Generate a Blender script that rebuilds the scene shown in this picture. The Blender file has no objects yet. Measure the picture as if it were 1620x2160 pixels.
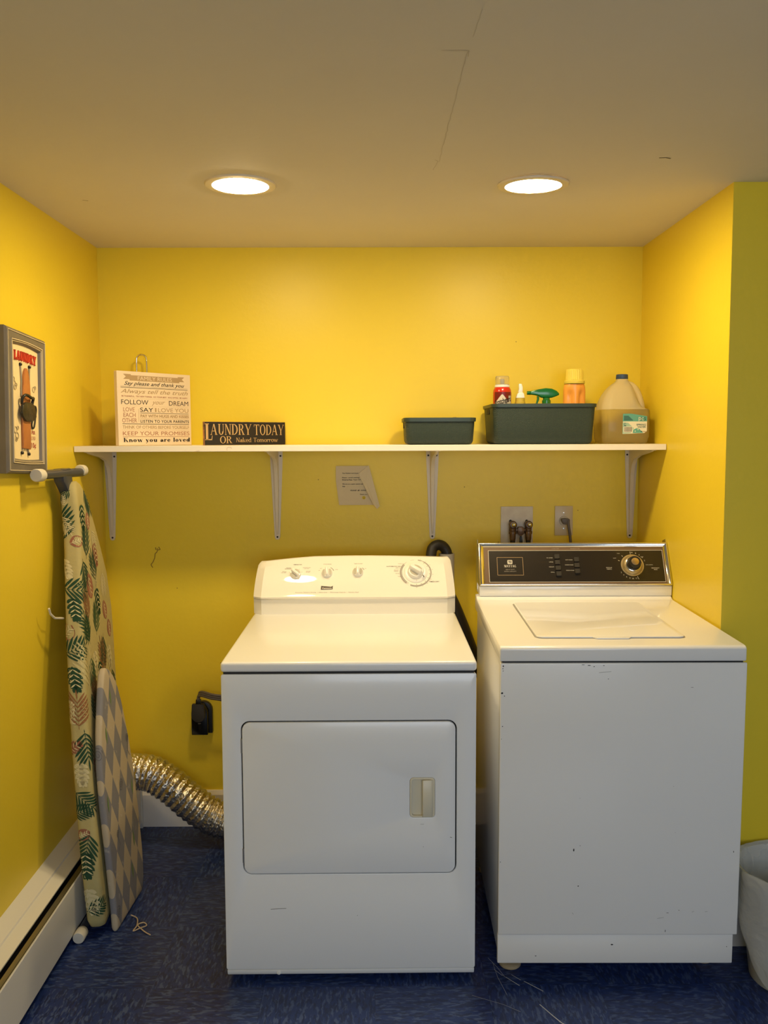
import bpy, bmesh, math, random
from mathutils import Matrix, Vector, Euler, noise
PI = math.pi
rnd = random.Random(7)
S = bpy.context.scene
COL = S.collection

# ------------------------------------------------------------------ camera, light, exposure
FPX, PITCH, ROLL, YAW = 1857.8, .0853, -.0037, -.008
_cp, _sp, _cy, _sy = math.cos(PITCH), math.sin(PITCH), math.cos(YAW), math.sin(YAW)
_fw = Vector((-_sy*_cp, _cy*_cp, -_sp)); _rt = Vector((_cy, _sy, 0)); _up = _rt.cross(_fw)
_r = math.cos(ROLL)*_rt + math.sin(ROLL)*_up; _u = -math.sin(ROLL)*_rt + math.cos(ROLL)*_up
cd = bpy.data.cameras.new('camera'); cam = bpy.data.objects.new('camera', cd); COL.objects.link(cam)
cd.sensor_fit = 'VERTICAL'; cd.sensor_height = 36; cd.lens = FPX/2160*36; cd.clip_start = .05
M_ = Matrix.Identity(4)
for i in range(3):
    M_[i][0], M_[i][1], M_[i][2] = _r[i], _u[i], -_fw[i]
M_[2][3] = 1.5
cam.matrix_world = M_
S.camera = cam

LAMP = 185.0          # radiance of the two recessed lamps
w = bpy.data.worlds.new('world'); S.world = w; w.use_nodes = True
w.node_tree.nodes['Background'].inputs[0].default_value = (.75, .87, 1, 1)
w.node_tree.nodes['Background'].inputs[1].default_value = .3
ld = bpy.data.lights.new('rear_cool_fill', 'AREA'); ld.shape = 'RECTANGLE'; ld.size = 2.2; ld.size_y = 1.15  # added cool fill from behind the camera; its real source is unseen
ld.energy = 43; ld.color = (.79, .875, 1.0)
lo = bpy.data.objects.new('rear_cool_fill', ld); COL.objects.link(lo)
lo.location = (.6, -1.66, 1.425); lo.rotation_euler = (PI/2, 0, 0)   # faces +Y into the room
S.view_settings.view_transform = 'Standard'; S.view_settings.look = 'None'
S.view_settings.exposure = 0.0; S.view_settings.gamma = 1.0; S.view_settings.use_curve_mapping = False
S.cycles.max_bounces = 10; S.cycles.diffuse_bounces = 6; S.cycles.glossy_bounces = 4; S.cycles.transmission_bounces = 8
S.cycles.use_denoising = True
S.cycles.sample_clamp_indirect = 6

# ------------------------------------------------------------------ materials
def mat(name, col, rough=.5, metal=0, coat=0, spec=.5, bump=None, var=None, trans=0, alpha=1, sss=0, emit=None, ior=1.45, coat_rough=.08):
    """bump=(scale,strength,dist)  var=(scale,amount,col2)"""
    m = bpy.data.materials.new(name); m.use_nodes = True
    nt = m.node_tree; b = nt.nodes['Principled BSDF']
    b.inputs['Base Color'].default_value = (*col, 1); b.inputs['Roughness'].default_value = rough
    b.inputs['Metallic'].default_value = metal; b.inputs['Coat Weight'].default_value = coat
    b.inputs['Coat Roughness'].default_value = coat_rough
    b.inputs['Specular IOR Level'].default_value = spec; b.inputs['IOR'].default_value = ior
    b.inputs['Transmission Weight'].default_value = trans; b.inputs['Alpha'].default_value = alpha
    if sss:
        b.inputs['Subsurface Weight'].default_value = sss; b.inputs['Subsurface Radius'].default_value = (.02, .02, .02)
    if emit:
        b.inputs['Emission Color'].default_value = (*emit[0], 1); b.inputs['Emission Strength'].default_value = emit[1]
    tc = nt.nodes.new('ShaderNodeTexCoord')
    if bump:
        n = nt.nodes.new('ShaderNodeTexNoise'); n.inputs['Scale'].default_value = bump[0]; n.inputs['Detail'].default_value = 4
        nt.links.new(tc.outputs['Object'], n.inputs['Vector'])
        bp = nt.nodes.new('ShaderNodeBump'); bp.inputs['Strength'].default_value = bump[1]; bp.inputs['Distance'].default_value = bump[2]
        nt.links.new(n.outputs[0], bp.inputs['Height']); nt.links.new(bp.outputs[0], b.inputs['Normal'])
    if var:
        n = nt.nodes.new('ShaderNodeTexNoise'); n.inputs['Scale'].default_value = var[0]; n.inputs['Detail'].default_value = 5
        nt.links.new(tc.outputs['Object'], n.inputs['Vector'])
        r = nt.nodes.new('ShaderNodeValToRGB')
        r.color_ramp.elements[0].position = .5-var[1]; r.color_ramp.elements[1].position = .5+var[1]
        r.color_ramp.elements[0].color = (*col, 1); r.color_ramp.elements[1].color = (*var[2], 1)
        nt.links.new(n.outputs[0], r.inputs[0]); nt.links.new(r.outputs[0], b.inputs['Base Color'])
    return m

class NT:
    """tiny node helper"""
    def __init__(s, m): s.t = m.node_tree; s.b = s.t.nodes['Principled BSDF']
    def n(s, typ, **k):
        x = s.t.nodes.new(typ)
        for a, v in k.items(): setattr(x, a, v)
        return x
    def math(s, op, a, b=0.0, c=None):
        x = s.n('ShaderNodeMath', operation=op)
        for i, v in enumerate((a, b) if c is None else (a, b, c)):
            if isinstance(v, (int, float)): x.inputs[i].default_value = v
            else: s.t.links.new(v, x.inputs[i])
        return x.outputs[0]
    def mix(s, f, a, b):
        x = s.n('ShaderNodeMix', data_type='RGBA')
        for i, v in ((0, f), (6, a), (7, b)):
            if isinstance(v, (int, float)): x.inputs[i].default_value = v
            elif isinstance(v, tuple): x.inputs[i].default_value = (*v, 1)
            else: s.t.links.new(v, x.inputs[i])
        return x.outputs[2]
    def ln(s, a, b): s.t.links.new(a, b)

wall_m = mat('yellow_wall_paint', (.79, .595, .033), .38, spec=.4, bump=(55, .12, .004), var=(2.2, .35, (.78, .605, .036)))
pale_wall = mat('pale_grey_wall_paint', (.55, .58, .62), .5)
ceil_m = mat('ceiling_paint', (.70, .66, .58), .75, bump=(40, .15, .004), var=(2.5, .3, (.66, .62, .54)))
white_wood = mat('white_painted_wood', (.80, .77, .72), .4, bump=(30, .1, .003), var=(9, .3, (.76, .72, .66)))
white_enamel = mat('white_enamel', (.86, .87, .88), .3, coat=.4, coat_rough=.12, bump=(120, .04, .001))
white_plastic = mat('white_plastic', (.84, .83, .80), .3, coat=.2)
grey_white = mat('grey_white_metal', (.62, .60, .56), .4, bump=(60, .1, .001))
almond = mat('almond_plastic', (.72, .66, .50), .35)
dark_gap = mat('dark_gap', (.02, .02, .022), .7)
black_pl = mat('black_plastic', (.012, .011, .011), .35)
black_gloss = mat('black_console_print', (.014, .010, .007), .28, coat=.3)
brown_print = mat('brown_console_border', (.15, .09, .05), .4)
chrome = mat('brushed_chrome', (.72, .70, .66), .13, metal=1, bump=(90, .05, .001))
steel = mat('steel', (.55, .53, .48), .3, metal=1)
brass_old = mat('old_brass', (.20, .13, .08), .42, metal=.8, bump=(90, .4, .002), var=(60, .2, (.10, .065, .05)))
rubber = mat('black_rubber', (.018, .016, .015), .45, bump=(200, .2, .001))
cord_m = mat('grey_brown_cord', (.12, .10, .09), .5)
beige_plate = mat('beige_wall_plate', (.56, .48, .34), .35)
ink_black = mat('black_ink', (.015, .012, .012), .6)
ink_dark = mat('dark_brown_ink', (.07, .05, .04), .6)
ink_tan = mat('tan_ink', (.42, .29, .15), .6)
ink_rust = mat('rust_ink', (.40, .18, .11), .6)
ink_grey = mat('grey_ink', (.35, .32, .28), .6)
ink_dkgrey = mat('dark_grey_ink', (.12, .11, .10), .6)
ink_cream = mat('cream_ink', (.62, .58, .50), .6)
ink_gold = mat('gold_letter_paint', (.52, .34, .15), .5)
ink_red = mat('red_letter_paint', (.62, .045, .02), .5)
cream_pl = mat('cream_panel', (.80, .66, .38), .6, bump=(60, .3, .003))

def tile_mat(name, swap):
    m = mat(name, (.02, .04, .14), .34, spec=.45)
    k = NT(m); g = k.n('ShaderNodeNewGeometry'); sx = k.n('ShaderNodeSeparateXYZ'); k.ln(g.outputs['Position'], sx.inputs[0])
    def flecks(sa, sb, thr, wid, off):
        c = k.n('ShaderNodeCombineXYZ')
        X, Y = (sx.outputs[0], sx.outputs[1]) if not swap else (sx.outputs[1], sx.outputs[0])
        k.ln(k.math('MULTIPLY', X, sa), c.inputs[0]); k.ln(k.math('MULTIPLY', Y, sb), c.inputs[1]); c.inputs[2].default_value = off
        n = k.n('ShaderNodeTexNoise'); n.inputs['Scale'].default_value = 1; n.inputs['Detail'].default_value = 2.5; n.inputs['Distortion'].default_value = .5
        k.ln(c.outputs[0], n.inputs['Vector'])
        mr = k.n('ShaderNodeMapRange'); mr.inputs[1].default_value = thr; mr.inputs[2].default_value = thr+wid
        k.ln(n.outputs[0], mr.inputs[0]); return mr.outputs[0]
    a = flecks(32, 110, .515, .07, 3.1); b = flecks(36, 115, .51, .07, 9.7)
    c1 = k.mix(a, (.015, .034, .150), (.052, .085, .215))
    c2 = k.mix(k.math('MULTIPLY', b, .8), c1, (.010, .018, .075))
    k.ln(c2, k.b.inputs['Base Color']); return m
tile_a = tile_mat('blue_marbled_tile_lengthwise', False); tile_b = tile_mat('blue_marbled_tile_crosswise', True)

# ------------------------------------------------------------------ mesh building
def frame(O, U, V):
    U = Vector(U).normalized(); V = Vector(V).normalized(); N = U.cross(V).normalized(); V = N.cross(U)
    m = Matrix.Identity(4)
    for i in range(3): m[i][0], m[i][1], m[i][2], m[i][3] = U[i], V[i], N[i], O[i]
    return m
class MB:
    def __init__(s, T=None): s.v = []; s.f = []; s.mi = []; s.T = T or Matrix.Identity(4); s.m = 0
    def add(s, vs, fs):
        o = len(s.v); s.v += [tuple(s.T @ Vector(p)) for p in vs]
        for f in fs: s.f.append([o+i for i in f]); s.mi.append(s.m)
        return s
    def box(s, x0, x1, y0, y1, z0, z1):
        v = [(x, y, z) for z in (z0, z1) for y in (y0, y1) for x in (x0, x1)]
        return s.add(v, [(0, 2, 3, 1), (4, 5, 7, 6), (0, 1, 5, 4), (2, 6, 7, 3), (0, 4, 6, 2), (1, 3, 7, 5)])
    def prism(s, pts, d0, d1, ax='y'):
        """pts 2D outline; extruded along ax. ax y: pts=(x,z); ax x: pts=(y,z); ax z: pts=(x,y)"""
        def P(p, d): return {'y': (p[0], d, p[1]), 'x': (d, p[0], p[1]), 'z': (p[0], p[1], d)}[ax]
        n = len(pts); v = [P(p, d0) for p in pts]+[P(p, d1) for p in pts]
        return s.add(v, [list(range(n)), list(range(2*n-1, n-1, -1))]+[(i, (i+1) % n, n+(i+1) % n, n+i) for i in range(n)])
    def ring(s, outer, inner, d0, d1, ax='y'):
        def P(p, d): return {'y': (p[0], d, p[1]), 'x': (d, p[0], p[1]), 'z': (p[0], p[1], d)}[ax]
        n = len(outer); v = [P(p, d) for d in (d0, d1) for L in (outer, inner) for p in L]; f = []
        for i in range(n):
            j = (i+1) % n
            f += [(i, j, n+j, n+i), (2*n+i, 3*n+i, 3*n+j, 2*n+j), (i, 2*n+i, 2*n+j, j), (n+i, n+j, 3*n+j, 3*n+i)]
        return s.add(v, f)
    def loft(s, loops, closed=True, cap0=True, cap1=True):
        n = len(loops[0]); v = [p for L in loops for p in L]; f = []
        for k in range(len(loops)-1):
            for i in range(n if closed else n-1):
                j = (i+1) % n; f.append((k*n+i, k*n+j, (k+1)*n+j, (k+1)*n+i))
        if cap0: f.append(list(range(n-1, -1, -1)))
        if cap1: f.append([(len(loops)-1)*n+i for i in range(n)])
        return s.add(v, f)
    def lathe(s, prof, n=24, c=(0, 0, 0), sx=1, sy=1, cap0=True, cap1=True, a0=0):
        return s.loft([[(c[0]+sx*r*math.cos(a0+2*PI*i/n), c[1]+sy*r*math.sin(a0+2*PI*i/n), c[2]+z) for i in range(n)] for r, z in prof], True, cap0, cap1)
    def tube(s, path, r, n=10, rf=None, flat=1, cap=True):
        P = [Vector(p) for p in path]; loops = []; up = Vector((0, 0, 1)); prev = None
        for i, p in enumerate(P):
            t = (P[min(i+1, len(P)-1)]-P[max(i-1, 0)]).normalized()
            if prev is None:
                a = t.cross(up)
                if a.length < .05: a = t.cross(Vector((1, 0, 0)))
                a.normalize()
            else: a = (prev-t*prev.dot(t)).normalized()
            prev = a; b = t.cross(a); rr = rf(i, p) if rf else r
            loops.append([tuple(p+a*math.cos(2*PI*k/n)*(rr(2*PI*k/n) if callable(rr) else rr)+b*math.sin(2*PI*k/n)*flat*(rr(2*PI*k/n) if callable(rr) else rr)) for k in range(n)])
        return s.loft(loops, True, cap, cap)
    def poly(s, pts): return s.add(pts, [list(range(len(pts)))])
    def build(s, name, mats, parent=None, smooth=None, bevel=0, seg=2, label=None, merge=True):
        me = bpy.data.meshes.new(name); me.from_pydata(s.v, [], s.f); me.update()
        if not isinstance(mats, (list, tuple)): mats = [mats]
        for m in mats: me.materials.append(m)
        for p, i in zip(me.polygons, s.mi): p.material_index = i
        bm = bmesh.new(); bm.from_mesh(me)
        if merge: bmesh.ops.remove_doubles(bm, verts=bm.verts, dist=1e-6)
        bmesh.ops.recalc_face_normals(bm, faces=bm.faces)
        if bevel:
            bm.normal_update()
            es = [e for e in bm.edges if len(e.link_faces) == 2 and e.calc_face_angle(0) > .5]
            bmesh.ops.bevel(bm, geom=es, offset=bevel, segments=seg, affect='EDGES', profile=.5, clamp_overlap=True)
        bm.to_mesh(me); bm.free()
        if smooth is None: smooth = 40 if bevel else 0
        if smooth:
            me.polygons.foreach_set('use_smooth', [True]*len(me.polygons)); me.set_sharp_from_angle(angle=math.radians(smooth))
        o = bpy.data.objects.new(name, me); COL.objects.link(o)
        if parent: o.parent = parent
        if label: o['label'] = label
        return o
def build_each(mb, name, mats, parent, **k):
    """one object per connected piece"""
    n = len(mb.v); p = list(range(n))
    def f(i):
        while p[i] != i: p[i] = p[p[i]]; i = p[i]
        return i
    for q in mb.f:
        for i in q[1:]: p[f(i)] = f(q[0])
    groups = {}
    for q, mi in zip(mb.f, mb.mi): groups.setdefault(f(q[0]), []).append((q, mi))
    out = []
    for g in groups.values():
        idx = sorted({i for q, _ in g for i in q}); mp = {a: b for b, a in enumerate(idx)}
        m = MB(); m.v = [mb.v[i] for i in idx]; m.f = [[mp[i] for i in q] for q, _ in g]; m.mi = [mi for _, mi in g]
        out.append(m.build(name, mats, parent, **k))
    return out
def rrect(x0, x1, y0, y1, r, n=5):
    out = []
    for cx, cy, a in ((x1-r, y1-r, 0), (x0+r, y1-r, PI/2), (x0+r, y0+r, PI), (x1-r, y0+r, 1.5*PI)):
        for i in range(n+1): out.append((cx+r*math.cos(a+PI/2*i/n), cy+r*math.sin(a+PI/2*i/n)))
    return out
def circ(cx, cy, r, n=24, a0=0): return [(cx+r*math.cos(a0+2*PI*i/n), cy+r*math.sin(a0+2*PI*i/n)) for i in range(n)]
def smooth_path(pts, k=6):
    P = [Vector(p) for p in pts]; P = [2*P[0]-P[1]]+P+[2*P[-1]-P[-2]]; out = []
    for i in range(1, len(P)-2):
        for j in range(k):
            t = j/k; a, b, c, d = P[i-1], P[i], P[i+1], P[i+2]
            out.append(.5*((2*b)+(c-a)*t+(2*a-5*b+4*c-d)*t*t+(3*b-a-3*c+d)*t**3))
    out.append(P[-2]); return out
def thing(name, label, cat, loc=(0, 0, 0), rot=(0, 0, 0), group=None):
    o = bpy.data.objects.new(name, None); COL.objects.link(o); o.empty_display_size = .05
    o.location = loc; o.rotation_euler = rot; o['label'] = label; o['category'] = cat
    if group: o['group'] = group
    return o
def tag(o, label, cat, group=None):
    o['label'] = label; o['category'] = cat
    if group: o['group'] = group
    return o
def struct(name, mb, m, **k):
    o = mb.build(name, m, **k); o['kind'] = 'structure'; return o

# ------------------------------------------------------------------ lettering
_fc = bpy.data.curves.new('lettering', 'FONT'); _fo = bpy.data.objects.new('lettering', _fc); COL.objects.link(_fo)
_fc.resolution_u = 3
def text_polys(body, shear=0, bold=0, space=1):
    _fc.body = body; _fc.shear = shear; _fc.offset = bold; _fc.space_character = space; _fc.size = 1
    bpy.context.view_layer.update()
    me = bpy.data.meshes.new_from_object(_fo.evaluated_get(bpy.context.evaluated_depsgraph_get()))
    P = [[(me.vertices[i].co.x, me.vertices[i].co.y) for i in p.vertices] for p in me.polygons]
    bpy.data.meshes.remove(me); return P
TK, TN, SF, SE = .17, .06, .05, .07
def _rect(x0, y0, x1, y1): return [(x0, y0), (x1, y0), (x1, y1), (x0, y1)]
def _st(x, y0=0, y1=1, b=1, t=1, w=None):
    w = TK if w is None else w; o = [_rect(x, y0, x+w, y1)]
    if b: o.append(_rect(x-SE, y0, x+w+SE, y0+SF))
    if t == 1: o.append(_rect(x-SE, y1-SF, x+w+SE, y1))
    if t == 2: o.append([(x-SE, y1-SF-.02), (x, y1-SF-.06), (x+.01, y1), (x-.01, y1)])
    return o
def _dg(x0, y0, x1, y1, w): return [(x0, y0), (x0+w, y0), (x1+w, y1), (x1, y1)]
def _bw(cx, cy, rx, ry, a0=0, a1=360, T=None, t=TN, n=14):
    T = TK if T is None else T; o = []
    for i in range(n):
        a, b = math.radians(a0+(a1-a0)*i/n), math.radians(a0+(a1-a0)*(i+1)/n)
        e = lambda q, k: (cx+(rx-k*T)*math.cos(q), cy+(ry-k*t)*math.sin(q))
        o.append([e(a, 0), e(b, 0), e(b, 1), e(a, 1)])
    return o
def _sr(x, y, w): return _rect(x-SE, y, x+w+SE, y+SF)
def glyph(c):
    X = .64
    if c == 'L': return _st(.1)+[_rect(.1, 0, .62, TN), [(.55, 0), (.62, 0), (.66, .27), (.62, .27)]], .7
    if c == 'A': return [_dg(.06, 0, .36, 1, TN), _dg(.62, 0, .34, 1, TK), _rect(.18, .32, .6, .32+TN), _sr(.06, 0, TN), _sr(.62, 0, TK)], .92
    if c == 'U': return _st(.1, .3, 1, 0, 1)+_st(.62, .3, 1, 0, 1, TN)+_bw(.39, .32, .29, .32, 180, 360), .84
    if c == 'N': return _st(.1, w=TN)+_st(.66, w=TN, b=0)+[_dg(.6, 0, .08, 1, TK)], .86
    if c == 'D': return _st(.1)+_bw(.28, .5, .5, .5, -90, 90)+[_rect(.1, 0, .3, TN), _rect(.1, 1-TN, .3, 1)], .86
    if c == 'R': return _st(.1)+_bw(.32, .74, .32, .26, -90, 90)+[_rect(.1, 1-TN, .34, 1), _rect(.1, .48, .34, .48+TN), _dg(.6, 0, .34, .5, TK), _sr(.6, 0, TK)], .86
    if c == 'P': return _st(.1)+_bw(.32, .72, .32, .28, -90, 90)+[_rect(.1, 1-TN, .34, 1), _rect(.1, .44, .34, .44+TN)], .72
    if c == 'Y': return [_dg(.32, .42, .04, 1, TK), _dg(.42, .42, .74, 1, TN), _sr(.04, 1-SF, TK), _sr(.72, 1-SF, TN)]+_st(.32, 0, .5, 1, 0), .84
    if c == 'T': return _st(.31, t=0)+[_rect(.03, 1-TN, .76, 1), [(.01, 1), (.06, 1), (.06, .76), (.03, .76)], [(.73, 1), (.78, 1), (.76, .76), (.73, .76)]], .82
    if c == 'O': return _bw(.43, .5, .39, .52), .88
    if c == 'G': return _bw(.43, .5, .39, .52, 40, 330)+_st(.66, 0, .42, 0, 1, .12), .88
    if c == 'M': return _st(.06, w=TN)+_st(.78)+[_dg(.42, 0, .06, 1, TK), _dg(.44, 0, .78, 1, TN)], 1.04
    if c == 'K': return _st(.1)+[_dg(.3, .4, .66, 1, TN), _dg(.62, 0, .34, .55, TK), _sr(.64, 1-SF, TN), _sr(.62, 0, TK)], .88
    if c == 'n': return _st(.08, 0, X, 1, 2)+_st(.46, 0, .4, 1, 0)+_bw(.39, .38, .24, X-.38, 0, 160), .72
    if c == 'h': return _st(.08, 0, 1, 1, 2)+_st(.46, 0, .4, 1, 0)+_bw(.39, .38, .24, X-.38, 0, 160), .72
    if c == 'm': return _st(.08, 0, X, 1, 2)+_st(.44, 0, .4, 1, 0)+_st(.8, 0, .4, 1, 0)+_bw(.37, .38, .24, X-.38, 0, 160)+_bw(.73, .38, .24, X-.38, 0, 160), 1.06
    if c == 'u': return _st(.08, .2, X, 0, 2)+_st(.44, 0, X, 0, 2)+_bw(.32, .24, .24, .25, 180, 340)+[_rect(.6, 0, .68, SF)], .72
    if c == 'o': return _bw(.34, X/2, .3, X/2+.02), .68
    if c == 'e': return _bw(.34, X/2, .29, X/2+.02, 0, 325)+[_rect(.1, .31, .6, .31+TN)], .66
    if c == 'a': return _bw(.27, .2, .22, .21)+_st(.4, .06, .44, 0, 0)+_bw(.33, .44, .24, .2, 0, 165)+[_rect(.5, 0, .64, SF+.02)], .66
    if c == 'd': return _bw(.32, X/2, .28, X/2+.02)+_st(.46, 0, 1, 0, 2)+[_rect(.6, 0, .7, SF)], .74
    if c == 'r': return _st(.08, 0, X, 1, 2)+_bw(.42, .42, .2, .21, 60, 170)+[_rect(.42, X-.18, .56, X-.02)], .56
    if c == 'l': return _st(.08, 0, 1, 1, 2), .34
    if c == 'k': return _st(.08, 0, 1, 1, 2)+[_dg(.25, .24, .5, X, TN), _dg(.46, 0, .28, .36, TK), _sr(.5, X-SF, TN), _sr(.46, 0, TK)], .7
    if c == 'v': return [_dg(.26, 0, .04, X, TK), _dg(.34, 0, .56, X, TN), _sr(.04, X-SF, TK), _sr(.56, X-SF, TN)], .66
    if c == 'w': return [_dg(.24, 0, .04, X, TK), _dg(.3, 0, .5, X, TN), _dg(.62, 0, .42, X, TK), _dg(.7, 0, .88, X, TN), _sr(.04, X-SF, TK), _sr(.88, X-SF, TN)], .98
    if c == 'y': return [_dg(.26, 0, .04, X, TK), _dg(.2, -.28, .56, X, TN+.02), _sr(.04, X-SF, TK), _sr(.56, X-SF, TN), _rect(.1, -.3, .26, -.18)], .66
    return [], .4
def serif_polys(body, thick=.17, slab=.05, ser=.07, thin=.06):
    global TK, SF, SE, TN
    TK, SF, SE, TN = thick, slab, ser, thin
    x = 0; out = []
    for c in body:
        g, a = glyph(c)
        out += [[(x+p[0], p[1]) for p in q] for q in g]; x += a+(thick-.17)
    return out
class Letters:
    def __init__(s, T): s.T = T; s.mb = MB(T); s.mats = []
    def mi(s, m):
        if m not in s.mats: s.mats.append(m)
        s.mb.m = s.mats.index(m)
    def put(s, polys, cx, cy, w, h, m, eps=.0005, rot=0, align='c', warp=None):
        if not polys: return
        xs = [p[0] for q in polys for p in q]; ys = [p[1] for q in polys for p in q]
        x0, x1, y0, y1 = min(xs), max(xs), min(ys), max(ys)
        sx = w/(x1-x0) if w else h/(y1-y0); sy = h/(y1-y0) if h else sx
        c, sn = math.cos(rot), math.sin(rot); s.mi(m)
        for q in polys:
            o = []
            for p in q:
                a = (p[0]-(x0+x1)/2)*sx; b = (p[1]-(y0+y1)/2)*sy
                if align == 'l': a += w/2 if w else (x1-x0)*sx/2
                if align == 'r': a -= w/2 if w else (x1-x0)*sx/2
                if warp: b += warp(a)
                o.append((cx+a*c-b*sn, cy+a*sn+b*c, eps))
            s.mb.poly(o)
    def text(s, body, cx, cy, w, h, m, shear=0, bold=0, space=1, **k): s.put(text_polys(body, shear, bold, space), cx, cy, w, h, m, **k)
    def serif(s, body, cx, cy, w, h, m, thick=.17, slab=.05, ser=.07, thin=.06, **k): s.put(serif_polys(body, thick, slab, ser, thin), cx, cy, w, h, m, **k)
    def rect(s, x0, x1, y0, y1, m, eps=.0004): s.mi(m); s.mb.poly([(x0, y0, eps), (x1, y0, eps), (x1, y1, eps), (x0, y1, eps)])
    def line(s, pts, w, m, eps=.0005, closed=False):
        s.mi(m); P = [Vector((*p, 0)) for p in pts]; n = len(P)
        for i in range(n if closed else n-1):
            a, b = P[i], P[(i+1) % n]; d = (b-a)
            if d.length < 1e-9: continue
            q = Vector((-d.y, d.x, 0)).normalized()*w/2
            s.mb.poly([(a.x-q.x, a.y-q.y, eps), (b.x-q.x, b.y-q.y, eps), (b.x+q.x, b.y+q.y, eps), (a.x+q.x, a.y+q.y, eps)])
    def polygon(s, pts, m, eps=.0004): s.mi(m); s.mb.poly([(p[0], p[1], eps) for p in pts])
    def arc(s, cx, cy, r, a0, a1, w, m, n=20, eps=.0005, ry=None):
        s.line([(cx+r*math.cos(math.radians(a0+(a1-a0)*i/n)), cy+(ry or r)*math.sin(math.radians(a0+(a1-a0)*i/n))) for i in range(n+1)], w, m, eps)
    def build(s, name, parent, label=None):
        o = s.mb.build(name, s.mats, parent, label=label, merge=False); o['kind'] = 'stuff'; return o

# ------------------------------------------------------------------ the room
XL, XR, YB, ZC, YJ = -1.025, .986, 3.314, 2.195, 2.484
RX, RY = 2.6, -1.6
fl = struct('floor', MB().box(XL-.1, RX+.1, RY-.1, YB+.1, -.12, -.004), dark_gap)
T = .305
tile_me = {}
GX, GY = -.62-4*T, 2.293-13*T        # the joints as they lie on the floor
for i in range(14):
    for j in range(18):
        x0, x1 = max(GX+i*T, XL), min(GX+(i+1)*T, RX); y0, y1 = max(GY+j*T, RY), min(GY+(j+1)*T, YB)
        if y0 > YJ: x1 = min(x1, XR)
        elif y1 > YJ and x0 > XR: y1 = YJ
        if x1-x0 < .004 or y1-y0 < .004: continue
        par = (i+j) % 2; key = (par, round(x1-x0, 3), round(y1-y0, 3))
        if key not in tile_me:
            o = MB().box(.00015, x1-x0-.00015, .00015, y1-y0-.00015, -.004, 0).build('floor_tile', tile_b if par else tile_a, fl); tile_me[key] = o
        else:
            o = tile_me[key].copy(); COL.objects.link(o); o.parent = fl
        o.location = (x0, y0, 0)
# tile grid is laid from the back wall; the walls stand on it
struct('wall_left', MB().box(XL-.1, XL, RY-.1, YB+.1, 0, ZC), wall_m)
struct('wall_back', MB().box(XL, XR+.1, YB, YB+.1, 0, ZC), wall_m)
struct('wall_right', MB().box(XR, XR+.1, YJ+.1, YB, 0, ZC), wall_m)
struct('wall_right_return', MB().box(XR, RX+.1, YJ, YJ+.1, 0, ZC), wall_m)
struct('wall_far_right', MB().box(RX, RX+.1, RY-.1, YJ, 0, ZC), pale_wall)
WX0, WX1, WZ0, WZ1 = -.5, 1.7, .85, 2.0
struct('wall_rear', MB().box(XL, WX0, RY-.1, RY, 0, ZC).box(WX1, RX, RY-.1, RY, 0, ZC).box(WX0, WX1, RY-.1, RY, 0, WZ0).box(WX0, WX1, RY-.1, RY, WZ1, ZC), pale_wall)
mb = MB().ring(rrect(WX0+.001, WX1-.001, WZ0+.001, WZ1-.001, .002, 1), rrect(WX0+.05, WX1-.05, WZ0+.05, WZ1-.05, .002, 1), RY-.05, RY-.01).box(.585, .615, RY-.045, RY-.015, WZ0+.05, WZ1-.05)
struct('added_window', mb, white_wood)  # unseen window, added only to hold the cool fill light
# ceiling with cut-outs for the two recessed lamps
LAMPS = [(-.373, 2.503), (.4365, 2.503)]
HR = .088
cb = MB()
n = 32
def hole_sq(cx, cy, h=.13):
    inner = circ(cx, cy, HR, n); outer = []
    for a, b in inner:
        dx, dy = a-cx, b-cy; k = h/max(abs(dx), abs(dy)); outer.append((cx+dx*k, cy+dy*k))
    cb.ring(outer, inner, ZC, ZC+.1, 'z')
for cx, cy in LAMPS: hole_sq(cx, cy)
h = .13; y0, y1 = LAMPS[0][1]-h, LAMPS[0][1]+h
cb.box(XL-.1, RX+.1, RY-.1, y0, ZC, ZC+.1).box(XL-.1, RX+.1, y1, YB+.1, ZC, ZC+.1)
xs = [XL-.1, LAMPS[0][0]-h, LAMPS[0][0]+h, LAMPS[1][0]-h, LAMPS[1][0]+h, RX+.1]
for a in (0, 2, 4): cb.box(xs[a], xs[a+1], y0, y1, ZC, ZC+.1)
ceil = struct('ceiling', cb, ceil_m, merge=False)
crack_m = mat('cracked_plaster', (.56, .51, .42), .8)  # ceiling cracks, slightly darker than the paint around them
nick_m = mat('dark_nick', (.10, .07, .04), .8)
pts = [(.166, 1.50), (.170, 1.58)]; L = Letters(frame((0, 0, ZC), (1, 0, 0), (0, -1, 0)))
def jag(p0, p1, n, amp):
    out = []
    for i in range(n+1):
        t = i/n; out.append((p0[0]+(p1[0]-p0[0])*t+rnd.uniform(-amp, amp), -(p0[1]+(p1[1]-p0[1])*t)))
    return out
L.line(jag((.176, 1.50), (.172, 1.60), 6, .001), .0009, crack_m, .0006)
L.line(jag((.168, 1.66), (.164, 2.02), 16, .0012), .0011, crack_m, .0006)
L.line(jag((.164, 2.02), (.162, 2.30), 16, .002), .0016, crack_m, .0006)
L.line(jag((.150, 2.285), (.160, 2.30), 3, .001), .003, crack_m, .0006)
L.line(jag((.158, 2.30), (.150, 2.37), 5, .001), .002, crack_m, .0006)
L.line([(.12, -1.655), (.17, -1.655), (.171, -1.68)], .0016, crack_m, .0006)
L.build('crack', ceil)
L = Letters(frame((0, 0, ZC), (1, 0, 0), (0, -1, 0)))
L.line([(.712, -2.272), (.728, -2.270), (.743, -2.278)], .004, nick_m, .0006)
L.line([(-.86, -2.66), (-.845, -2.665)], .003, nick_m, .0006)
L.build('nick', ceil)

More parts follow.
